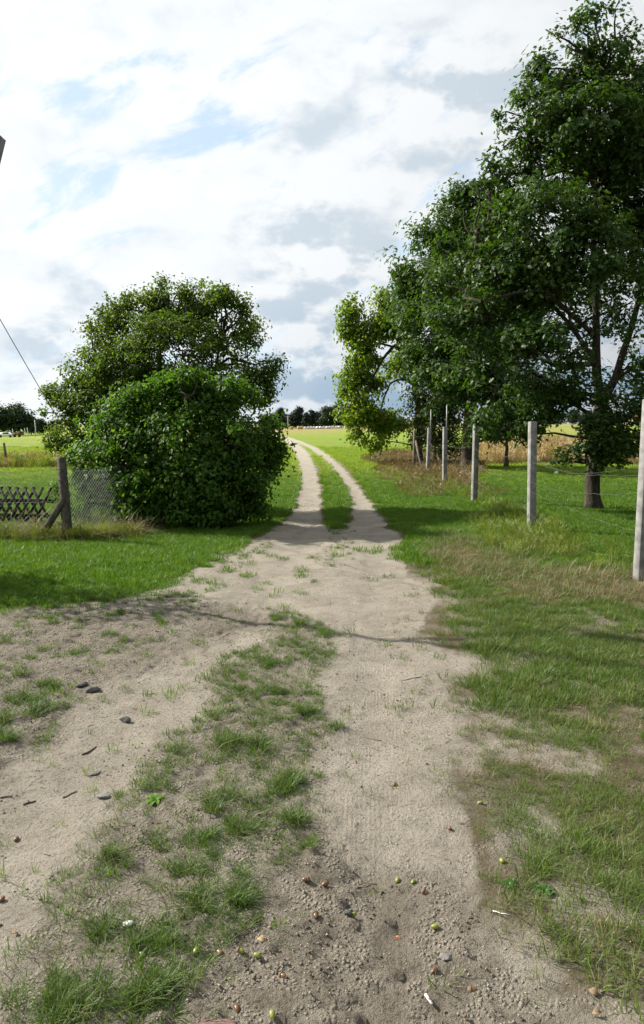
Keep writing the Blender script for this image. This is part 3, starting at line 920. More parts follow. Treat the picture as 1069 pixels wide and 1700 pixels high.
# ------------------------------------------------------------------ left: old chain-link fence, trellis fence, field posts
def chain_panel(a, b, z0, z1, cell=.05, tilt=0.):
    """diamond wire netting between two ground points"""
    a, b = np.array(a, float), np.array(b, float)
    Ln = np.linalg.norm(b - a); u = (b - a) / Ln
    nrm = np.array((-u[1], u[0]))
    Hh = z1 - z0
    mb = MB()
    s = cell * 1.25
    for sg in (1, -1):
        s0 = -Hh if sg > 0 else 0.
        s1 = Ln if sg > 0 else Ln + Hh
        for st in np.arange(s0, s1, s):
            lo, hi = (max(0., -st), min(Hh, Ln - st)) if sg > 0 else (max(0., st - Ln), min(Hh, st))
            if hi - lo < .06: continue
            zz = np.linspace(lo, hi, 6)
            ss = st + sg * zz
            bul = .03 * np.sin(ss * 2.1) * np.sin(zz / Hh * 3.1) + (.004 if sg > 0 else -.004)
            sagz = -.05 * np.sin(np.clip(ss / Ln, 0, 1) * math.pi) * zz / Hh
            P = np.stack([a[0] + u[0] * ss + nrm[0] * bul, a[1] + u[1] * ss + nrm[1] * bul, z0 + zz + sagz], 1)
            mb.tube(P, .0015, 3, False)
    return mb


def fence_left():
    px, py = G(113, 897)
    root = empty('chain_link_fence', (px, py, 0), 'old chain-link fence with a mossy leaning concrete corner post at the left', 'fence')
    h = 1.26
    mb = MB()
    w = .056
    V = []
    for z, s in [(-.2, 1.0), (.6, .93), (h - .02, .84), (h, .78)]:
        lx = -.055 * z / h
        V += [(px + lx + (sx * .94 + sy * .34) * w * s, py + (sy * .94 - sx * .34) * w * s, z) for sx, sy in [(-1, -1), (1, -1), (1, 1), (-1, 1)]]
    q = [(r * 4 + j, r * 4 + (j + 1) % 4, (r + 1) * 4 + (j + 1) % 4, (r + 1) * 4 + j) for r in range(3) for j in range(4)] + [(12, 13, 14, 15)]
    mb.add(V, q)
    o = mb.build('post', M_CONC_OLD, root)
    MB().bar((px - .03, py - .03, .62), (px - .50, py + .06, -.05), .085, .085).build('brace', M_CONC_OLD, root)
    a = (px, py)
    ri = G(214, 874); le = (px - 3.2, py + .55)
    m = chain_panel(a, ri, .08, 1.08, .055).build('wire_mesh', M_WIRE, root); m['kind'] = 'stuff'  # brighter wire colour than the left panel, standing in for sun glint
    m = chain_panel(le, a, .08, 1.05, .06).build('wire_mesh', M_WIRE_DK, root); m['kind'] = 'stuff'
    for z in (1.07, .6):
        n = 20; t = np.linspace(0, 1, n)
        MB().tube(np.stack([le[0] + (px - le[0]) * t, le[1] + (py - le[1]) * t, z - .06 * np.sin(t * math.pi)], 1), .003, 4, False).build('tension_wire', M_WIRE_DK, root)
    MB().tube(np.stack([np.linspace(a[0], ri[0], 8), np.linspace(a[1], ri[1], 8), 1.09 - .04 * np.sin(np.linspace(0, math.pi, 8))], 1), .003, 4, False).build('tension_wire', M_WIRE_DK, root)
    for z in (.92, 1.08):
        mb = MB(); lx = -.055 * z / h; ww = w * 1.2 + .003
        mb.tube([(px + lx - ww, py - ww, z), (px + lx + ww, py - ww, z), (px + lx + ww, py + ww, z), (px + lx - ww, py + ww, z), (px + lx - ww, py - ww, z)], .004, 4, False)
        mb.build('tie_wire', M_WIRE_DK, o)
    # dark criss-cross trellis fence
    tx, ty = G(80, 886)
    ty += 1.0; tx = (80 - CX) / F_PX * (ty * .993)
    tr = empty('trellis_fence', (tx, ty, 0), 'low dark criss-cross wooden lattice fence behind the wire netting', 'fence')
    Lr = 2.6; u = np.array((-.985, .17)); hh = .66; sp = .155; run = .36
    nn = np.array((u[1], -u[0])) * -1.0
    if nn[1] > 0: nn = -nn
    k = 0
    for s in np.arange(0, Lr, sp):
        for sg in (1, -1):
            s0, s1 = (s, s + run) if sg > 0 else (s + run, s)
            z0, z1 = .02, hh
            cut = 0.
            if sg > 0: p0, p1 = (s0, z0), (s1, z1)
            else: p0, p1 = (s0, z0), (s1, z1)
            off = (.012 if sg > 0 else -.012)
            A = (tx + u[0] * p0[0] + nn[0] * off, ty + u[1] * p0[0] + nn[1] * off, p0[1])
            B = (tx + u[0] * p1[0] + nn[0] * off, ty + u[1] * p1[0] + nn[1] * off, p1[1])
            mb = MB(); mb.bar(A, B, .02, .042)
            mb.build('slat', M_WOOD_DK, tr)
    for z in (.16, .42):
        off = .038
        A = (tx - .0 + nn[0] * -off, ty + nn[1] * -off, z); B = (tx + u[0] * (Lr + run) + nn[0] * -off, ty + u[1] * (Lr + run) + nn[1] * -off, z)
        MB().bar(A, B, .03, .055).build('rail', M_WOOD_DK, tr)
    # field post
    fx, fy = G(10, 776)
    e = empty('fence_post', (fx, fy, 0), 'thin grey wooden post in the field at the far left', 'post')
    MB().tube([(fx + .02, fy, -.2), (fx, fy, .5), (fx - .05, fy, 1.0)], [.062, .058, .052], 8).build('post', M_WOOD, e)
    for i, z in enumerate((.85, .5)):
        MB().tube([(fx - 4, fy + .4, z), (fx - 2, fy + .2, z - .04), (fx - .02, fy - .06, z), (fx + 2.5, fy, z - .07), (fx + 5.5, fy, z)], .004, 4, False).build('wire', M_WIRE_DK, e)


fence_left()


# ------------------------------------------------------------------ pole with lamp and stay wire at the left edge
def lamp_pole():
    bx, by = -5.5, 8.9
    e = empty('lamp_pole', (bx, by, 0), 'thin lamp pole whose dark grey head pokes in at the left sky edge', 'lamp pole')
    MB().tube([(bx, by, -.3), (bx, by, 3), (bx, by, 6.7)], [.05, .042, .034], 12).build('pole', M_WIRE, e, True)
    tip = W(-0.5, 227, 8.9); low = W(-10.0, 262, 8.9)
    dirv = (tip - low) / np.linalg.norm(tip - low)
    hb = low - dirv * .30
    MB().tube([(bx + .08, by, 4.5), (bx + .5, by, 4.55), tuple(hb - dirv * .05)], .028, 8).build('arm', M_WIRE, e, True)
    grey = simple('lamp_housing', (.09, .085, .08), (.16, .15, .14), 12, .5, .1)
    lens = simple('lamp_lens', (.30, .22, .15), (.36, .27, .2), 12, .3, .05)
    mb = MB(); perp = np.cross(dirv, (0, 1, 0))
    R = np.stack([perp, np.array((0, 1., 0)), dirv], 1)
    c = (hb + tip) / 2; l = np.linalg.norm(tip - hb)
    hs = MB().box(c + perp * -.020, (.045, .20, l), R, .8).build('lamp_head', grey, e)
    MB().box(c + perp * .012, (.018, .15, l * .82), R, .85).build('lens', lens, hs)
    n = 14; t = np.linspace(0, 1, n)
    A = np.array((bx, by, 6.42)); B = np.array((-5.55, 19.1, .0))
    P = A + (B - A) * t[:, None]
    P[:, 2] -= .18 * np.sin(t * math.pi)
    MB().tube(P, .0075, 5, False).build('stay_wire', M_WIRE_DK, e)


lamp_pole()


# ------------------------------------------------------------------ far buildings, vehicles, poles, bales
def house(px, py, wpx, hpx, depth, label, roofc, wallc):
    g = W(px, py, depth); k = depth / F_PX
    w, h = wpx * k, hpx * k
    x, y, z = g[0], depth, float(terrain(g[0], depth))
    e = empty('house', (x, y, z), label, 'house')
    wm = simple('house_wall', wallc, tuple(c * .9 for c in wallc), 1, .9, .1)
    rm = simple('roof_tile', roofc, tuple(c * .7 for c in roofc), 3, .9, .2)
    gl = simple('window_glass', (.03, .035, .04), (.05, .055, .06), 1, .15, 0)
    dep = w * .7; wh = h * .55
    MB().box((x, y, z + wh / 2), (w, dep, wh)).build('wall', wm, e)
    rf = MB(); ov = .4
    V = [(x - w / 2 - ov, y - dep / 2 - ov, z + wh), (x + w / 2 + ov, y - dep / 2 - ov, z + wh), (x + w / 2 + ov, y + dep / 2 + ov, z + wh), (x - w / 2 - ov, y + dep / 2 + ov, z + wh), (x - w / 2 - ov, y, z + h), (x + w / 2 + ov, y, z + h)]
    rf.add(V, [(0, 1, 5, 4), (2, 3, 4, 5), (3, 2, 1, 0)], [(0, 4, 3), (1, 2, 5)])
    r = rf.build('roof', rm, e)
    MB().box((x + w * .2, y + .3, z + h * .98), (.6, .6, 1.2)).build('chimney', rm, r)
    for fx in (-.32, 0., .32):
        if fx == 0.:
            MB().box((x, y - dep / 2 - .03, z + 1.0), (1.0, .08, 2.0)).build('door', gl, e)
        else:
            MB().box((x + fx * w, y - dep / 2 - .03, z + wh * .55), (1.2, .08, 1.1)).build('window', gl, e)


house(1060, 704, 36, 16, 235, 'distant house with a red tiled roof at the right edge behind the oak', (.34, .11, .07), (.7, .68, .62))
house(684, 710, 14, 10, 290, 'small distant pale building with a dull red roof between pear tree and shrub', (.26, .12, .09), (.62, .63, .66))


def bale(px, py, depth, label, mat, group, r=.6):
    g = W(px, py, depth); z = float(terrain(g[0], depth))
    n = 14; a = np.arange(n) * 2 * math.pi / n
    mb = MB(); L = 1.25
    prof = [(-L / 2, .93), (-L / 2 + .08, 1.0), (0, 1.015), (L / 2 - .08, 1.0), (L / 2, .93)]
    V = [(s * .97, q * r * math.cos(t), q * r * math.sin(t) + r * .97) for s, q in prof for t in a] + [(-L / 2, 0, r), (L / 2, 0, r)]
    q = [(i * n + j, i * n + (j + 1) % n, (i + 1) * n + (j + 1) % n, (i + 1) * n + j) for i in range(4) for j in range(n)]
    t = [(5 * n, (j + 1) % n, j) for j in range(n)] + [(5 * n + 1, 4 * n + j, 4 * n + (j + 1) % n) for j in range(n)]
    V = np.array(V)[:, [1, 0, 2]]; th = random.uniform(-.3, .3)
    R = np.array([(math.cos(th), -math.sin(th), 0), (math.sin(th), math.cos(th), 0), (0, 0, 1)])
    o = mesh_np('hay_bale', V @ R.T, [np.array(q), np.array(t)], mat, None, True)
    o.location = (g[0], depth, z)
    prop(o, label, 'bale', group)


M_WRAP = simple('white_wrap', (.72, .73, .74), (.82, .83, .83), 4, .35, .3)
M_STRAW = simple('straw', (.40, .29, .15), (.52, .40, .22), 6, .9, .6)
for i in range(14):
    bale(507 + i * 5.1 + random.uniform(-.4, .4), 711.4, 268 + i * .5, 'white wrapped bale, %s from the left in the row before the treeline' % ORD[i], M_WRAP, 'white wrapped bales', .50)
for i, px in enumerate((459, 468, 484, 496, 501)):
    bale(px, 711.5, 266 + i, 'tan straw bale, %s from the left in front of the treeline' % ORD[i], M_STRAW, 'straw bales')


def far_vehicle():
    d = 205.
    g = W(11, 724, d); z = float(terrain(g[0], d)); x = g[0]
    e = empty('car', (x, d, z), 'white car parked before the trees at the far left of the field', 'car')
    white = simple('white_paint', (.75, .75, .75), (.8, .8, .8), 2, .3, 0)
    dark = simple('dark_glass', (.02, .02, .025), (.03, .03, .035), 2, .15, 0)
    blk = simple('tyre', (.02, .02, .02), (.03, .03, .03), 8, .9, .1)
    mb = MB()
    pr = [(-2.1, .35), (2.1, .35), (2.15, .8), (1.2, .95), (.6, 1.42), (-1.3, 1.42), (-2.0, .95), (-2.15, .7)]
    V = [(x + a, d + s * .82, z + c) for s in (-1, 1) for a, c in pr]; m = len(pr)
    q = [(j, (j + 1) % m, m + (j + 1) % m, m + j) for j in range(m)]
    tr = [(0, j + 1, j) for j in range(1, m - 1)] + [(m, m + j, m + j + 1) for j in range(1, m - 1)]
    mb.add(V, q, tr); mb.build('body', white, e)
    MB().box((x + .1, d - .83, z + 1.15), (1.5, .04, .34)).build('window', dark, e)
    for dx in (-1.3, 1.3):
        MB().tube([(x + dx, d - .86, z + .33), (x + dx, d - .64, z + .33)], .33, 12).build('wheel', blk, e)
    g = W(30, 724, d); x = g[0]; z = float(terrain(x, d))
    e = empty('farm_trailer', (x, d, z), 'dark red-brown farm trailer right of the white car at the far left', 'trailer')
    red = simple('rusty_red', (.11, .045, .04), (.16, .07, .055), 3, .8, .2)
    MB().box((x, d, z + .85), (2.7, 1.6, .5)).build('box', red, e)
    MB().box((x + .85, d, z + 1.35), (.9, 1.5, .46)).build('load', red, e)
    MB().bar((x - 1.3, d, z + .6), (x - 2.2, d, z + .5), .1, .1).build('drawbar', blk, e)
    for dx in (-.6, .6):
        MB().tube([(x + dx, d - .84, z + .36), (x + dx, d - .6, z + .36)], .36, 12).build('wheel', blk, e)
    pm = simple('pale_pole', (.42, .43, .43), (.52, .53, .53), 3, .8, .1)
    for px, t, b_, nm, r, dd in ((58.5, 697, 722, 'tallest pale pole before the far left trees', .16, 212), (45.5, 710, 722, 'thin short pale pole, right one of the close pair at the far left', .12, 214), (41, 711, 722, 'thin short pale pole, left one of the close pair at the far left', .12, 216), (21, 712, 722, 'short pale pole behind the dark red trailer', .13, 216), (16.5, 714, 722, 'short pale pole behind the white car', .13, 216)):
        p = W(px, b_, dd); q = W(px, t, dd); zz = float(terrain(p[0], dd))
        o = MB().tube([(p[0], dd, zz - .2), (p[0] * .998, dd, (zz + q[2]) / 2), (p[0], dd, q[2])], [r, r * .9, r * .75], 8).build('pole', pm)
        prop(o, nm, 'pole', 'poles at the far left')
    p = W(478, 711, 300); q = W(478, 690, 300); zz = float(terrain(p[0], 300))
    e = empty('utility_pole', (p[0], 300, zz), 'thin utility pole with a cross arm before the distant treeline', 'pole')
    MB().tube([(p[0], 300, zz - .2), (p[0], 300, q[2])], [.17, .12], 8).build('pole', pm, e)
    MB().bar((p[0] - .9, 299.8, q[2] - .5), (p[0] + .9, 299.8, q[2] - .5), .12, .12).build('cross_arm', pm, e)


far_vehicle()


# ------------------------------------------------------------------ grass
def tuft_mesh(name, n, r, h, w, lean, mat, seeds=False, curl=.5, segs=2):
    """n bent tapering blades in a patch of radius r"""
    V, Fq, Ft = [], [], []
    for i in range(n):
        a = random.uniform(0, 6.283); q = r * math.sqrt(random.random())
        bx, by = q * math.cos(a), q * math.sin(a)
        da = a + random.gauss(0, .9)
        hh = h * random.uniform(.45, 1.15) * (1 - .35 * q / max(r, 1e-6) * random.random())
        le = lean * random.uniform(.2, 1.5)
        dx, dy = math.cos(da), math.sin(da)
        sx, sy = -dy, dx
        tw = random.gauss(0, .6)
        sx, sy = sx * math.cos(tw) - sy * math.sin(tw), sx * math.sin(tw) + sy * math.cos(tw)
        ww = w * random.uniform(.7, 1.3)
        i0 = len(V)
        for s in range(segs):
            f = s / segs
            o = le * hh * f ** (1 + curl * 1.5)
            wv = ww * (1 - .35 * f) / 2
            z = hh * f * (1 - .25 * le * f)
            V.append((bx + dx * o - sx * wv, by + dy * o - sy * wv, z)); V.append((bx + dx * o + sx * wv, by + dy * o + sy * wv, z))
        V.append((bx + dx * le * hh, by + dy * le * hh, hh * (1 - .25 * le)))
        for s in range(segs - 1):
            b_ = i0 + s * 2
            Fq.append((b_, b_ + 1, b_ + 3, b_ + 2))
        b_ = i0 + (segs - 1) * 2
        Ft.append((b_, b_ + 1, b_ + 2))
        if seeds and random.random() < .45:
            tx, ty, tz = V[-1]
            for k in range(5):
                j = len(V); s_ = w * 2.2
                ox, oy, oz = random.gauss(0, s_), random.gauss(0, s_), -k * h * .035
                V += [(tx + ox, ty + oy, tz + oz), (tx + ox + s_, ty + oy, tz + oz + s_ * 2.4), (tx + ox, ty + oy + s_, tz + oz + s_ * 1.2)]
                Ft.append((j, j + 1, j + 2))
    me = bpy.data.meshes.new(name)
    me.from_pydata(V, [], Fq + Ft)
    me.materials.append(mat)
    me.update()
    return me


def scatter(name, label, cat, pts, rot, scl, idx, meshes):
    """one object of uncountable stuff: geometry nodes put one of the tufts on each point"""
    me = bpy.data.meshes.new(name)
    me.vertices.add(len(pts)); me.vertices.foreach_set('co', np.asarray(pts, np.float32).ravel())
    a = me.attributes.new('rot', 'FLOAT_VECTOR', 'POINT'); a.data.foreach_set('vector', np.asarray(rot, np.float32).ravel())
    a = me.attributes.new('scl', 'FLOAT_VECTOR', 'POINT'); a.data.foreach_set('vector', np.asarray(scl, np.float32).ravel())
    a = me.attributes.new('idx', 'INT', 'POINT'); a.data.foreach_set('value', np.asarray(idx, np.int32))
    o = bpy.data.objects.new(name, me); COL.objects.link(o)
    prop(o, label, cat, kind='stuff')
    ng = bpy.data.node_groups.new(name + '_scatter', 'GeometryNodeTree')
    ng.interface.new_socket('Geometry', in_out='INPUT', socket_type='NodeSocketGeometry')
    ng.interface.new_socket('Geometry', in_out='OUTPUT', socket_type='NodeSocketGeometry')
    N, L = ng.nodes.new, ng.links.new
    gi, go = N('NodeGroupInput'), N('NodeGroupOutput')
    j = N('GeometryNodeJoinGeometry')
    for k, m in enumerate(meshes[::-1]):                  # joined geometry comes out in reverse order of linking
        so = bpy.data.objects.new(name + '_tuft', m)
        oi = N('GeometryNodeObjectInfo'); oi.inputs['Object'].default_value = so
        g2 = N('GeometryNodeGeometryToInstance')
        L(oi.outputs['Geometry'], g2.inputs[0]); L(g2.outputs[0], j.inputs[0])
    ip = N('GeometryNodeInstanceOnPoints')
    L(gi.outputs[0], ip.inputs['Points']); L(j.outputs[0], ip.inputs['Instance'])
    ip.inputs['Pick Instance'].default_value = True

    def at(nm, dt):
        x = N('GeometryNodeInputNamedAttribute'); x.data_type = dt; x.inputs['Name'].default_value = nm
        return x.outputs[0]
    L(at('idx', 'INT'), ip.inputs['Instance Index'])
    e2r = N('FunctionNodeEulerToRotation'); L(at('rot', 'FLOAT_VECTOR'), e2r.inputs[0]); L(e2r.outputs[0], ip.inputs['Rotation'])
    L(at('scl', 'FLOAT_VECTOR'), ip.inputs['Scale'])
    L(ip.outputs[0], go.inputs[0])
    md = o.modifiers.new('scatter', 'NODES'); md.node_group = ng
    return o


def sample(y0, y1, dens, margin=1.3, side=.50):
    area_x = lambda y: side * y + margin
    A = (area_x(y0) + area_x(y1)) * (y1 - y0)
    n = int(A * dens)
    y = y0 + (y1 - y0) * rng.random(n * 2)
    x = (rng.random(n * 2) * 2 - 1) * area_x(y1)
    ok = np.abs(x) < area_x(y)
    return x[ok], y[ok]


GM_LAWN = grass_mat('lawn_grass', (.052, .122, .012), (.112, .205, .021), (.21, .22, .06), .20, .38, nscale=2.6)
GM_VERGE = grass_mat('verge_grass', (.060, .114, .021), (.122, .180, .038), (.34, .285, .165), .29, .35, nscale=1.7)
GM_TUFT = grass_mat('track_grass', (.052, .104, .018), (.106, .165, .030), (.32, .265, .16), .24, .35, nscale=3.)
GM_DRY = grass_mat('dry_grass', (.165, .130, .082), (.255, .205, .130), (.42, .35, .225), .26, .25)
GM_YEL = grass_mat('tall_grass', (.10, .155, .022), (.17, .215, .034), (.36, .30, .13), .22, .38)
GM_RED = grass_mat('rusty_weeds', (.135, .092, .052), (.215, .155, .085), (.26, .235, .11), .4, .25)
GM_TAN = grass_mat('tan_grass', (.27, .20, .105), (.38, .29, .16), (.16, .15, .05), .1, .25)
GM_MEAD = grass_mat('field_grass', (.165, .255, .030), (.24, .325, .045), (.32, .29, .10), .12, .4, nscale=.3)


def dens_fields(x, y):
    wx, wy = warped(x, y)
    sand = bare_mask(x, y) > .5
    wide = warped(x, y, 2)
    return dict(sand=sand, median=inside(MEDIAN, wx, wy), centre=inside(CENTRE, wx, wy), left=inside(LEFT_T, wx, wy), dry=inside(DRYP, *wide), yel=inside(YGRASS, *wide), red=inside(REDW, *wide), tan=inside(TANB, *wide),
                right=(x > np.where(y < 9.3, 0, lateral_edge(y))))


def near_bare(x, y, r):
    t = 0
    for q in range(8):
        k = r * (.45 if q % 2 else 1.)
        t = t + (bare_mask(x + k * math.cos(q * .785), y + k * math.sin(q * .785)) > .5)
    return t / 8.


def lateral_edge(y):
    return np.interp(y, [1, 2.5, 5, 7.2, 8.5, 11, 14, 18, 25, 40], [.55, .62, .85, 1.1, 1.2, 1.15, 1.0, 1.0, .9, .5])


def put(name, label, cat, zones, variants):
    """zones: list of (x, y, scale, tuft index array)"""
    X = np.concatenate([z[0] for z in zones]); Y = np.concatenate([z[1] for z in zones])
    S = np.concatenate([z[2] for z in zones]); I = np.concatenate([z[3] for z in zones])
    Z = ground_z(X, Y) - .004
    n = len(X)
    rot = np.stack([rng.normal(0, .10, n), rng.normal(0, .10, n), rng.random(n) * 6.283], 1)
    sc_ = np.stack([S, S, S * (0.8 + .4 * rng.random(n))], 1)
    return scatter(name, label, cat, np.stack([X, Y, Z], 1), rot, sc_, I, variants)


BANDS = [(1.5, 4.2, 1100, .026, 13, .0026, .058), (4.2, 8., 480, .045, 26, .0036, .062), (8., 14.5, 170, .095, 60, .0052, .075), (14.5, 27, 100, .13, 60, .0085, .075), (27, 62, 22, .26, 80, .015, .075)]


def build_grass():
    lawn_z, verge_z, field_z = [], [], []
    lawn_v, verge_v, field_v = [], [], []
    for bi, (y0, y1, de, r, nb, w, h) in enumerate(BANDS):
        for k in range(3):
            lawn_v.append(tuft_mesh('lawn_tuft', nb, r, h, w, .55, GM_LAWN))
            verge_v.append(tuft_mesh('verge_tuft', nb, r, h, w * .9, .9, GM_VERGE))
            field_v.append(tuft_mesh('field_tuft', nb, r, h * .9, w, .6, GM_MEAD))
        x, y = sample(y0, y1, de)
        f = dens_fields(x, y)
        cl = fbm(x * 1.6, y * 1.6, 81, 4)
        fine = fbm(x * 6, y * 6, 85, 3)
        fld = rng.random(len(x)) < sstep(17, 33, y)
        thin = rng.random(len(x)) < sstep(62, 36, y)
        base = ~f['sand']
        if y1 < 15:                                       # ragged edges: thinner towards the sand, a few stray tufts on it
            nbv = near_bare(x, y, .45)
            u_ = rng.random(len(x))
            base = np.where(base, u_ < np.clip(1.15 - 1.35 * nbv * (.5 + fbm(x * 7, y * 7, 141, 3)), .08, 1), (u_ < .30 * np.clip(1.05 - nbv, 0, 1) * sstep(12, 9, y)))
        # the right verge near the camera: patchy; lawn beyond the fence and on the left: closed
        vg = base & f['right'] & (y < 9.3) & ~f['dry']
        ed = np.clip((x - lateral_edge(y)) / .35, 0, 1)
        p = np.clip((cl * .7 + fine * .85 - .57 + .05 * ed) * 3.4, .08, 1) * (.35 + .65 * ed) * np.where(y < 3.4, .8, 1)
        vg_keep = vg & (rng.random(len(x)) < p)
        lw = base & ~(f['right'] & (y < 9.3)) & ~f['dry'] & ~(f['red'] & (rng.random(len(x)) < .8))
        edge = np.where(y < 13, np.clip((cl * .5 + fine * .6 - .22) * 4, .15, 1), 1)
        rr = r * 1.05 if bi >= 1 else 0
        if rr and y1 > 14:
            for q in range(6):
                lw &= ~((bare_mask(x + rr * math.cos(q * 1.047), y + rr * math.sin(q * 1.047)) > .5) & (y > 10.5))
        lw_keep = lw & thin & (rng.random(len(x)) < edge)
        dryfew = base & f['dry'] & (rng.random(len(x)) < .25 + .5 * (fine > .52))
        vg_keep |= dryfew
        s = (.70 + .6 * rng.random(len(x))) * (.55 + .9 * fbm(x * .8, y * .8, 171, 3))
        idx = bi * 3 + rng.integers(0, 3, len(x))
        m = lw_keep & ~fld; lawn_z.append((x[m], y[m], s[m], idx[m]))
        m = lw_keep & fld; field_z.append((x[m], y[m], s[m], idx[m]))
        m = vg_keep; verge_z.append((x[m], y[m], s[m] * (1.0 + .2 * (y[m] < 4.2)), idx[m]))
    put('lawn_grass', 'short bright green grass beside the track and round the oak', 'grass', lawn_z, lawn_v)
    put('verge_grass', 'patchy green and straw coloured grass on the right verge', 'grass', verge_z, verge_v)
    put('field_grass', 'yellowish green grass of the field', 'grass', field_z, field_v)

    # separate tufts on the strip between the wheel tracks and on the bare ground at the left
    tv = [tuft_mesh('track_tuft', 30, .028, .056, .0024, 1.15, GM_TUFT, segs=3) for k in range(4)] + [tuft_mesh('sprig', 9, .03, .05, .0024, 1.1, GM_TUFT) for k in range(3)]
    zs = []
    x, y = sample(9.0, 13.5, 75)
    wx, wy = warped(x, y)
    m = (inside(GP([(520, 1010), (490, 1010), (530, 940), (540, 880), (540, 860), (588, 860), (586, 880), (570, 930)]), wx, wy) | inside(GP([(240, 985), (300, 955), (400, 905), (445, 890), (440, 915), (330, 980)]), wx, wy)) & (rng.random(len(x)) < .9)
    zs.append((x[m], y[m], .5 + .6 * rng.random(m.sum()), rng.integers(0, 7, m.sum())))
    x, y = sample(1.5, 9.5, 420)
    f = dens_fields(x, y)
    c1 = fbm(x * 3.4, y * 3.4, 91, 3); c2 = fbm(x * 9, y * 9, 95, 2)
    pc = np.clip((c1 - .50) * 4.5 + (c2 - .5) * 4.0 + .26, 0, 1)
    m = f['centre'] & (rng.random(len(x)) < pc * .85)
    zs.append((x[m], y[m], .45 + .55 * rng.random(m.sum()), rng.integers(0, 4, m.sum())))
    pl = np.clip((c1 - .62) * 6 + (c2 - .5) * 3.5, 0, 1)
    m = f['left'] & (rng.random(len(x)) < pl * .7)
    zs.append((x[m], y[m], .6 + .7 * rng.random(m.sum()), rng.integers(0, 4, m.sum())))
    m = f['centre'] & (rng.random(len(x)) < .75) | f['left'] & (rng.random(len(x)) < .05) | f['sand'] & (rng.random(len(x)) < .006)
    zs.append((x[m], y[m], .5 + .8 * rng.random(m.sum()), 4 + rng.integers(0, 3, m.sum())))
    # tufts seen one by one in the photograph
    for px, py, n, rr, s in [(505, 1185, 16, .05, 1.1), (455, 1020, 8, .05, 1.), (500, 1035, 14, .07, 1.1), (540, 1055, 12, .06, 1.), (485, 1365, 16, .05, 1.1), (400, 1495, 18, .06, 1.), (320, 1495, 16, .06, 1.1), (180, 1425, 12, .05, 1.), (170, 1545, 14, .06, 1.),
                             (240, 1650, 30, .09, 1.15), (110, 1665, 26, .09, 1.1), (250, 1560, 22, .09, 1.05), (40, 1160, 22, .10, 1.2), (75, 1140, 16, .10, 1.1), (60, 1180, 18, .09, 1.2), (10, 1225, 14, .07, 1.2), (5, 1195, 12, .08, 1.1), (135, 1080, 10, .06, 1.), (185, 1078, 8, .06, 1.), (75, 1078, 8, .05, 1.),
                             (30, 1120, 10, .08, 1.), (10, 1065, 10, .08, 1.), (195, 1020, 12, .09, 1.), (135, 1030, 8, .08, 1.), (400, 1380, 16, .08, 1.), (430, 1250, 22, .09, 1.1), (380, 1240, 22, .10, 1.1), (440, 1100, 24, .12, 1.1), (450, 1150, 20, .10, 1.), (360, 1340, 20, .09, 1.1), (470, 1310, 22, .09, 1.1), (330, 1400, 14, .07, 1.), (640, 1205, 0, .05, 1.),
                             (520, 965, 5, .05, .8), (320, 1445, 12, .06, 1.), (560, 1210, 6, .05, .9)]:
        gx, gy = G(px, py)
        if n:
            a = rng.normal(0, rr * .55, (n, 2))
            zs.append((gx + a[:, 0], gy + a[:, 1], s * (.75 + .5 * rng.random(n)), rng.integers(0, 4, n)))
    put('track_grass', 'scattered grass tufts on the bare strip between the wheel tracks', 'grass', zs, tv)

    # dry brown mown grass at the foot of the posts
    dv = [tuft_mesh('dry_tuft', 22, .06, .075, .0034, 1.5, GM_DRY) for k in range(4)] + [tuft_mesh('dry_stalks', 6, .08, .22, .0032, 1.5, GM_DRY, segs=3) for k in range(3)]
    zs = []
    x, y = sample(6.0, 11.5, 300)
    f = dens_fields(x, y)
    m = f['dry'] & (rng.random(len(x)) < .42)
    zs.append((x[m], y[m], .7 + .7 * rng.random(m.sum()), rng.integers(0, 4, m.sum())))
    m = (f['dry'] | f['yel']) & (rng.random(len(x)) < .10)
    zs.append((x[m], y[m], .7 + .7 * rng.random(m.sum()), 4 + rng.integers(0, 3, m.sum())))
    x, y = sample(1.5, 8, 160)
    f = dens_fields(x, y)
    m = (f['right'] & ~f['sand']) & (rng.random(len(x)) < .30 * sstep(.45, .6, fbm(x * 1.3, y * 1.3, 99, 3)))
    zs.append((x[m], y[m], .5 + .5 * rng.random(m.sum()), rng.integers(0, 4, m.sum())))
    m = (f['right'] & ~f['sand'] & (rng.random(len(x)) < .06)) | (f['centre'] & (rng.random(len(x)) < .14))
    zs.append((x[m], y[m], .2 + .45 * rng.random(m.sum()), 4 + rng.integers(0, 3, m.sum())))
    # at the foot of the left fence
    n = 850
    t = rng.random(n); px_, py_ = G(113, 897)
    lx = px_ + 1.05 - 4.2 * t + rng.normal(0, .05, n); ly = py_ + .1 + np.where(t < .25, .8 * (.25 - t) * 2.2, .35 * (t - .25)) + rng.normal(0, .16, n)
    zs.append((lx, ly, 1.0 + 1.4 * rng.random(n), rng.integers(0, 7, n)))
    put('dry_grass', 'dry brown grass at the foot of the posts and fences', 'grass', zs, dv)

    # tall yellow-green grass round the second post
    yv = [tuft_mesh('tall_tuft', 24, .08, .34, .0055, .45, GM_YEL, True, segs=3) for k in range(4)]
    zs = []
    x, y = sample(9.0, 17.5, 60)
    f = dens_fields(x, y)
    m = f['yel'] & (rng.random(len(x)) < .5)
    zs.append((x[m], y[m], .4 + .5 * rng.random(m.sum()), rng.integers(0, 4, m.sum())))
    n = 170
    fy = 8.5 + 17 * rng.random(n); fx = 3.5 + rng.normal(0, .22, n)
    zs.append((fx, fy, .45 + .5 * rng.random(n), rng.integers(0, 4, n)))
    n = 380
    t = rng.random(n)
    lx = px_ + 1.0 - 4.2 * t; ly = py_ - .05 + np.where(t < .25, .8 * (.25 - t) * 2.2, .35 * (t - .25)) + rng.normal(0, .14, n)
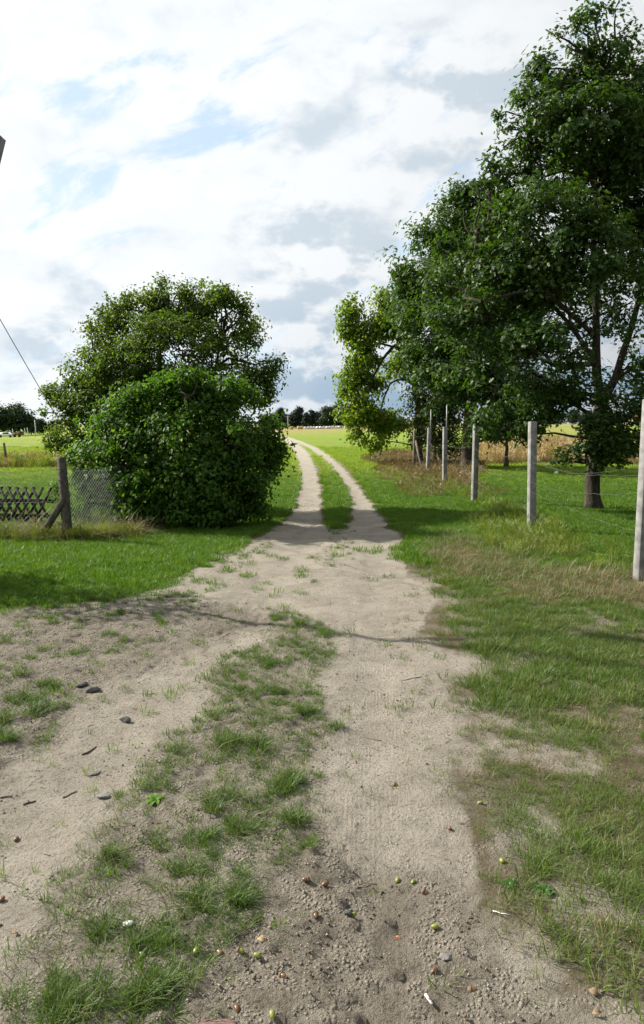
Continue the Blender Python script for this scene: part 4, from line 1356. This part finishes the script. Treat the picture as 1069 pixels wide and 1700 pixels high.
    zs.append((lx, ly, .35 + .5 * rng.random(n), rng.integers(0, 4, n)))
    # hedge of weeds along the far field edge at the left
    n = 900
    lx = -20 + 14.5 * rng.random(n); ly = 31.2 + rng.normal(0, .7, n)
    zs.append((lx, ly, 1.0 + 1.0 * rng.random(n), rng.integers(0, 4, n)))
    put('tall_grass', 'tall yellow-green grass along the fences', 'grass', zs, yv)

    # rusty dry weeds by the far posts and the tan grass band under the oaks
    rv = [tuft_mesh('weed_tuft', 26, .16, .32, .008, .65, GM_RED, True, segs=3) for k in range(4)]
    x, y = sample(18, 45, 14)
    f = dens_fields(x, y)
    m = f['red'] & (rng.random(len(x)) < .9)
    x2, y2 = sample(17, 30, 6); f2 = dens_fields(x2, y2)
    m2 = (np.abs(x2 - 3.2) < 1.3) & (rng.random(len(x2)) < .5) & (y2 > 18)
    put('rusty_weeds', 'rusty brown dry weeds round the farthest posts', 'weeds', [(x[m], y[m], .55 + .6 * rng.random(m.sum()), rng.integers(0, 4, m.sum())), (x2[m2], y2[m2], .5 + .5 * rng.random(m2.sum()), rng.integers(0, 4, m2.sum()))], rv)
    tv2 = [tuft_mesh('tan_tuft', 40, .3, .62, .014, .5, GM_TAN, True, segs=3) for k in range(4)]
    x, y = sample(30, 82, 6)
    f = dens_fields(x, y)
    m = f['tan']
    n = 420
    lx = -20 + 14.5 * rng.random(n); ly = 31.6 + rng.normal(0, .8, n)
    put('tan_grass', 'pale tan ripe grass band behind the oak trunk', 'grass', [(x[m], y[m], .65 + .6 * rng.random(m.sum()), rng.integers(0, 4, m.sum())), (lx, ly, .5 + .5 * rng.random(n), rng.integers(0, 4, n))], tv2)


build_grass()


# ------------------------------------------------------------------ small things lying on the ground
M_ACG = simple('green_acorn', (.15, .19, .028), (.24, .27, .05), 40, .35, .05, spec=.5)
M_ACB = simple('brown_acorn', (.10, .050, .024), (.19, .10, .05), 40, .35, .05, spec=.5)
M_CAP = simple('acorn_cap', (.13, .09, .055), (.22, .16, .10), 160, .9, .6, bdist=.002)
M_STONE = simple('dark_stone', (.06, .058, .054), (.14, .135, .125), 30, .9, .5)
M_STONE_L = simple('grey_stone', (.13, .127, .12), (.21, .205, .195), 40, .85, .4)
M_SLAB = simple('reddish_stone', (.14, .085, .075), (.24, .155, .135), 22, .9, .6, stretch=(1, 4, 1))
M_BRICK = simple('brick', (.42, .17, .09), (.52, .23, .13), 60, .9, .4)
M_STICK = simple('dead_wood', (.075, .060, .045), (.16, .13, .10), 60, .95, .4)
M_PAPER = simple('paper', (.78, .76, .73), (.85, .83, .80), 40, .7, .1)
M_PINK = simple('pink_print', (.62, .22, .24), (.72, .34, .36), 90, .7, .1)
M_HUSK = simple('husk', (.20, .145, .08), (.34, .26, .15), 60, .85, .4)


def lathe(prof, n=12):
    V = [(r * math.cos(2 * math.pi * j / n), r * math.sin(2 * math.pi * j / n), z) for z, r in prof for j in range(n)]
    m = len(prof)
    q = [(i * n + j, i * n + (j + 1) % n, (i + 1) * n + (j + 1) % n, (i + 1) * n + j) for i in range(m - 1) for j in range(n)]
    return np.array(V), np.array(q)


NUT_V, NUT_Q = lathe([(-.0145, .0002), (-.013, .0045), (-.009, .0078), (-.002, .0090), (.005, .0082), (.010, .0058), (.0128, .0026), (.0145, .0009), (.0158, .0003)])
CAP_V, CAP_Q = lathe([(-.0175, .0015), (-.0172, .0055), (-.0145, .0088), (-.010, .0104), (-.006, .0108), (-.006, .0094), (-.010, .0088)])


def rot_m(rx, ry, rz):
    return np.array(Matrix.Rotation(rz, 3, 'Z') @ Matrix.Rotation(ry, 3, 'Y') @ Matrix.Rotation(rx, 3, 'X'))


NUTME = {}


def acorn(px, py, label, green=True, cap=False, stem=False, s=1.02):
    x, y = G(px, py)
    z = float(ground_z(x, y)[0])
    e = empty('acorn', (x, y, z + .0062 * s), label, 'acorn', 'fallen acorns')
    R = rot_m(math.pi / 2 + random.uniform(-.35, .25), 0, random.uniform(0, 6.28))
    ss = s * random.uniform(.92, 1.1)
    mesh_np('nut', NUT_V @ R.T * ss + np.array(wloc(e)), NUT_Q, M_ACG if green else M_ACB, e, True)
    if cap:
        c = mesh_np('cap', CAP_V @ R.T * ss + np.array(wloc(e)), CAP_Q, M_CAP, e, True)
        if stem:
            P = np.array([(0, 0, -.017), (.003, .002, -.032), (.008, .0, -.052)]) @ R.T * ss + np.array(wloc(e))
            P[:, 2] += .004
            MB().tube(P, [.0016, .0013, .0011], 5).build('stem', M_HUSK, c)


ACORNS = [(660, 1452, 'green acorn, left one of two side by side on the right wheel track', 1, 0), (686, 1456, 'green acorn, right one of two side by side on the right wheel track', 1, 0),
          (722, 1539, 'single green acorn on lumpy soil right of the orange brick chip', 1, 0), (833, 1430, 'green acorn at the edge of the right grass verge', 1, 0), (586, 1514, 'pale green acorn beside a dark clod left of the wheel track', 1, 0),
          (400, 1582, 'yellow-green acorn with brown base, left of the close pair at the lower middle', 1, 1), (427, 1590, 'green acorn, right of the close pair at the lower middle', 1, 0), (325, 1578, 'green acorn lying at the edge of the lower left grass tufts', 1, 0),
          (452, 1690, 'green acorn at the bottom edge right of the reddish slab', 1, 0), (797, 1336, 'green acorn in the right verge grass, farthest back of the verge acorns', 1, 0), (418, 1474, 'green acorn above the middle grass tufts', 1, 0), (236, 1581, 'yellow-green acorn half hidden in the lower left tufts', 1, 0),
          (507, 1465, 'brown acorn right of the middle grass strip', 0, 1), (470, 1622, 'brown acorn on bare soil below the close green pair', 0, 1), (707, 1479, 'brown acorn below the two side by side green ones', 0, 1), (786, 1643, 'brown acorn with an upright pale stem near the bottom right', 0, 1, 1),
          (721, 1612, 'small brown acorn above the white paper stick', 0, 0), (364, 1584, 'dull brown acorn left of the close green pair', 0, 1), (393, 1672, 'brown acorn above the reddish slab', 0, 0), (746, 1376, 'dark brown acorn on the sand close to the right verge', 0, 0),
          (3, 1490, 'dark acorn at the left picture edge on the side track', 0, 0), (27, 1388, 'dark acorn on the side track near the left edge', 0, 0), (524, 1522, 'cracked dark acorn left of the wheel track', 0, 1), (655, 1303, 'dark acorn lying in the middle of the right wheel track', 0, 0), (994, 1538, 'brown acorn in the grass at the lower right', 0, 1), (540, 1470, 'small brown acorn on bare soil left of the wheel track', 0, 0)]
for a in ACORNS:
    acorn(a[0], a[1], a[2], bool(a[3]), bool(a[4]), len(a) > 5)


def rock(name, px, py, size, label, cat, mat, rz=0., sink=.25, group=None, seed=0, sharp=.35):
    import bmesh
    bm = bmesh.new(); bmesh.ops.create_icosphere(bm, subdivisions=3, radius=1)
    r = np.random.default_rng(seed + 5)
    planes = r.normal(0, 1, (9, 3)); planes /= np.linalg.norm(planes, axis=1)[:, None]
    V = np.array([v.co[:] for v in bm.verts]); Fc = np.array([[v.index for v in f.verts] for f in bm.faces]); bm.free()
    for p in planes:                                      # chip flat facets off the ball
        d = V @ p; ex = np.maximum(0, d - (1 - sharp * r.uniform(.4, 1.3)))
        V = V - ex[:, None] * p
    V = V * (1 + .06 * r.normal(0, 1, (len(V), 1)))
    V = V * np.array(size)
    c, s = math.cos(rz), math.sin(rz)
    V = V @ np.array([(c, s, 0), (-s, c, 0), (0, 0, 1)])
    x, y = G(px, py)
    o = mesh_np(name, V, Fc, mat)
    o.location = (x, y, float(ground_z(x, y)[0]) + size[2] * (1 - sink * 2))
    prop(o, label, cat, group)
    return o


rock('stone', 151, 1145, (.058, .040, .024), 'dark flat stone on dark dirt by the left grass tufts', 'stone', M_STONE, .5, seed=1)
rock('stone', 136, 1138, (.048, .036, .014), 'black crumbly clod behind the dark flat stone', 'stone', M_STONE, 1.2, seed=8)
rock('stone', 207, 1189, (.040, .032, .022), 'dark rough clod on the side track', 'stone', M_STONE, -.3, seed=2, sharp=.5)
rock('stone', 172, 1321, (.036, .028, .008), 'flat pale grey stone chip on the side track', 'stone', M_STONE_L, .2, seed=3)
rock('stone', 158, 1279, (.032, .02, .006), 'thin grey stone chip above the two sticks on the side track', 'stone', M_STONE_L, .9, seed=4)
rock('stone', 740, 1592, (.022, .02, .006), 'flat grey stone pressed into lumpy soil below the single green acorn', 'stone', M_STONE_L, .4, seed=5)
rock('stone', 212, 1535, (.02, .016, .012), 'white pebble among the lower left grass tufts', 'stone', M_PAPER, .4, seed=6)
rock('stone', 578, 1516, (.020, .016, .014), 'dark clod beside the pale green acorn', 'stone', M_STONE, .4, seed=7)
rock('stone_slab', 341, 1716, (.125, .10, .022), 'reddish flat stone slab at the bottom edge', 'slab', M_SLAB, .15, .3, seed=9, sharp=.6)
rock('brick_shard', 661, 1546, (.013, .010, .006), 'small orange brick chip in the wheel track', 'brick chip', M_BRICK, .6, .2, seed=10, sharp=.7)


def stick(x1, y1, x2, y2, r, label, mat=M_STICK):
    a, b = G(x1, y1), G(x2, y2)
    P = bend((a[0], a[1], 0), (b[0], b[1], 0), 5, 0, .03)
    r *= .7
    P[:, 2] = ground_z(P[:, 0], P[:, 1]) + r * .6
    o = MB().tube(P, np.linspace(r, r * .6, 5), 6).build('stick', mat)
    prop(o, label, 'stick', 'fallen sticks')


stick(136, 1249, 160, 1235, .008, 'short grey stick on the side track below the clod')
stick(104, 1318, 127, 1308, .006, 'thin dark stick on the side track, right one of two')
stick(38, 1330, 59, 1323, .007, 'thin dark stick on the side track, left one of two')
stick(0, 1323, 20, 1319, .006, 'stick cut off by the left picture edge')
stick(818, 1514, 846, 1521, .0035, 'pale straw stick at the edge of the right verge', M_PAPER)
stick(590, 1465, 625, 1455, .003, 'thin dark feather-like twig left of the two green acorns')
stick(604, 1222, 634, 1228, .004, 'thin dark twig across the wheel track')
stick(665, 1130, 700, 1126, .005, 'dark twig lying on sand at the middle of the track')
stick(766, 1110, 785, 1126, .004, 'thin twig at the sand edge by the right verge')


def paper_stick():
    a, b = np.array(G(706, 1650)), np.array(G(717, 1666))
    e = empty('paper_stick', (*((a + b) / 2), float(ground_z(*((a + b) / 2))[0])), 'small white paper stick with a pink mark on the soil near the bottom', 'litter')
    z = e.location.z + .006
    d = (b - a)
    MB().bar((*a, z), (*b, z), .0075, .004).build('strip', M_PAPER, e)
    MB().bar((*(a + d * .42), z + .0016), (*(a + d * .62), z + .0016), .0062, .004).build('print', M_PINK, e)


paper_stick()


def weed(px, py, n, L, label, mat, name='weed'):
    x, y = G(px, py); z = float(ground_z(x, y)[0])
    e = empty(name, (x, y, z), label, 'weed')
    for i in range(n):
        a = i * 2.4 + random.uniform(-.3, .3); l = L * random.uniform(.7, 1.1); el = random.uniform(.35, .95)
        ca, sa = math.cos(a), math.sin(a)
        V, q = [], []
        for k in range(6):
            f = k / 5
            w = l * .20 * math.sin(math.pi * min(1, .08 + f * .92)) ** .8
            rr = l * f * math.cos(el * (1 - .5 * f)); zz = l * f * math.sin(el * (1 - .9 * f)) + .004
            for s in (-1, 0, 1):
                V.append((x + ca * rr - sa * w * s, y + sa * rr + ca * w * s, z + zz + abs(s) * w * .35))
        for k in range(5):
            for s in range(2):
                q.append((k * 3 + s, k * 3 + s + 1, k * 3 + s + 4, k * 3 + s + 3))
        mesh_np('leaf', np.array(V), np.array(q), mat, e, True)


LM_WEED = leaf_mat('weed_leaves', (.09, .20, .012), (.14, .27, .018), (.16, .28, .02), .35, .4, .4)
LM_WEED2 = leaf_mat('dark_weed_leaves', (.035, .10, .018), (.06, .14, .022), (.08, .16, .03), .25, .4, .4)
weed(258, 1335, 20, .06, 'bright yellow-green broad-leaved weed at the left side of the grass strip', LM_WEED)
weed(905, 1485, 16, .05, 'dark green leafy weed in the lower right verge', LM_WEED2)
weed(845, 1470, 10, .045, 'small dark green weed left of the larger one in the right verge', LM_WEED2)

M_YLEAF = simple('yellow_leaf', (.62, .60, .10), (.7, .66, .16), 60, .6, .1)
M_BLEAF = simple('brown_leaf', (.13, .085, .048), (.22, .15, .09), 60, .7, .2)
for px, py, m, s, lab in [(842, 1128, M_YLEAF, .045, 'pale yellow fallen leaf on the right verge'), (988, 1384, M_BLEAF, .05, 'curled brown leaf in the verge grass at the right, upper one'), (1005, 1437, M_BLEAF, .05, 'brown leaf on the verge below the upper curled one'), (985, 1655, M_BLEAF, .045, 'tan leaf in the grass near the bottom right corner'),
                          (990, 1690, M_BLEAF, .04, 'brown leaf at the bottom edge on the right'), (928, 1355, M_BLEAF, .04, 'brown leaf in the middle of the right verge'), (435, 1560, M_HUSK, .05, 'curled tan husk on the soil above the close acorn pair'), (25, 1546, M_HUSK, .04, 'dark curled husk on the side track at the lower left'), (300, 1524, M_BLEAF, .04, 'brown leaf between the lower left tufts')]:
    x, y = G(px, py); z = float(ground_z(x, y)[0]) + .010
    T, Fc = OVATE
    R = rot_m(random.uniform(-.4, .4), random.uniform(-.4, .4), random.uniform(0, 6.28))
    V = (T * np.array((1.3, 1, 2.5)) - np.array((0, .5, 0))) * (s * .75) @ R.T
    o = mesh_np('fallen_leaf', V, Fc, m)
    o.location = (x, y, z)
    sd = o.modifiers.new('thickness', 'SOLIDIFY'); sd.thickness = .0008
    prop(o, lab, 'leaf', 'fallen leaves')


def litter():
    """crumbs of soil, chips and bits of acorn shell: too many to count"""
    T = np.array([(1, 0, 0), (-.4, .9, 0), (-.6, -.8, 0), (.1, .1, .8), (0, 0, -.6)]); Fc = np.array([(0, 1, 3), (1, 2, 3), (2, 0, 3), (1, 0, 4), (2, 1, 4), (0, 2, 4)])

    def crumbs(name, label, x, y, s, flat, mat):
        n = len(x)
        a = rng.random(n) * 6.283
        z = ground_z(x, y) + s * flat * .35
        V = np.empty((n, 5, 3))
        tx = T[None] * (1 + rng.normal(0, .25, (n, 5, 3)))
        c, q = np.cos(a)[:, None], np.sin(a)[:, None]
        V[..., 0] = x[:, None] + s[:, None] * (tx[..., 0] * c - tx[..., 1] * q)
        V[..., 1] = y[:, None] + s[:, None] * (tx[..., 0] * q + tx[..., 1] * c)
        V[..., 2] = z[:, None] + s[:, None] * flat * tx[..., 2]
        Fo = (np.arange(n)[:, None, None] * 5 + Fc[None]).reshape(-1, 3)
        prop(mesh_np(name, V.reshape(-1, 3), Fo, mat), label, 'litter', kind='stuff')
    x, y = sample(1.5, 9, 900)
    b = bare_mask(x, y) > .6; l = loam_mask(x, y)
    cl = fbm(x * 4, y * 4, 111, 3)
    m = b & (rng.random(len(x)) < np.clip((cl - .5) * 4, .03, 1) * (.25 + .75 * l))
    crumbs('soil_crumbs', 'dark crumbs of soil strewn over the bare track', x[m], y[m], .003 + .007 * rng.random(m.sum()) ** 3, .8, simple('soil', (.07, .055, .04), (.17, .135, .10), 60, .95, .4))
    x, y = sample(1.5, 6.5, 2600)
    b = bare_mask(x, y) > .7; l = loam_mask(x, y); cl = fbm(x * 3, y * 3, 151, 3)
    m = b & (rng.random(len(x)) < np.clip((cl - .40) * 3, .08, 1) * (.18 + .82 * l)) & (np.abs(lateral(RUT_MAIN, x, y)) > .15 * vnoise(x * 3, y * 3, 152) + .03)
    crumbs('soil_lumps', 'small lumps of loose sandy soil on the track', x[m], y[m], .002 + .005 * rng.random(m.sum()) ** 3, .75, simple('sandy_soil', (.235, .207, .168), (.35, .315, .262), 60, .95, .4))
    x, y = sample(1.5, 7, 130)
    b = bare_mask(x, y) > .6; cl = fbm(x * 5, y * 5, 121, 3)
    m = b & (rng.random(len(x)) < np.clip((cl - .52) * 5, .05, 1))
    crumbs('shell_chips', 'pale chips of acorn shell and wood on the track', x[m], y[m], .003 + .006 * rng.random(m.sum()) ** 2, .45, M_HUSK)
    x, y = sample(1.5, 8, 40)
    b = bare_mask(x, y) > .6
    m = b & (rng.random(len(x)) < .5)
    crumbs('pebbles', 'small light pebbles in the sand', x[m], y[m], .003 + .006 * rng.random(m.sum()) ** 3, .7, M_STONE_L)
    mb = MB()
    x, y = sample(1.5, 7, 14)
    m = bare_mask(x, y) > .6
    for xx, yy in zip(x[m], y[m]):
        a = random.uniform(0, 6.28); L = random.uniform(.015, .05)
        P = bend((xx, yy, 0), (xx + L * math.cos(a), yy + L * math.sin(a), 0), 3, 0, .1)
        P[:, 2] = ground_z(P[:, 0], P[:, 1]) + .0025
        mb.tube(P, random.uniform(.0009, .0018), 3, False)
    prop(mb.build('twig_bits', M_STICK), 'tiny bits of twig strewn over the track', 'litter', kind='stuff')


litter()
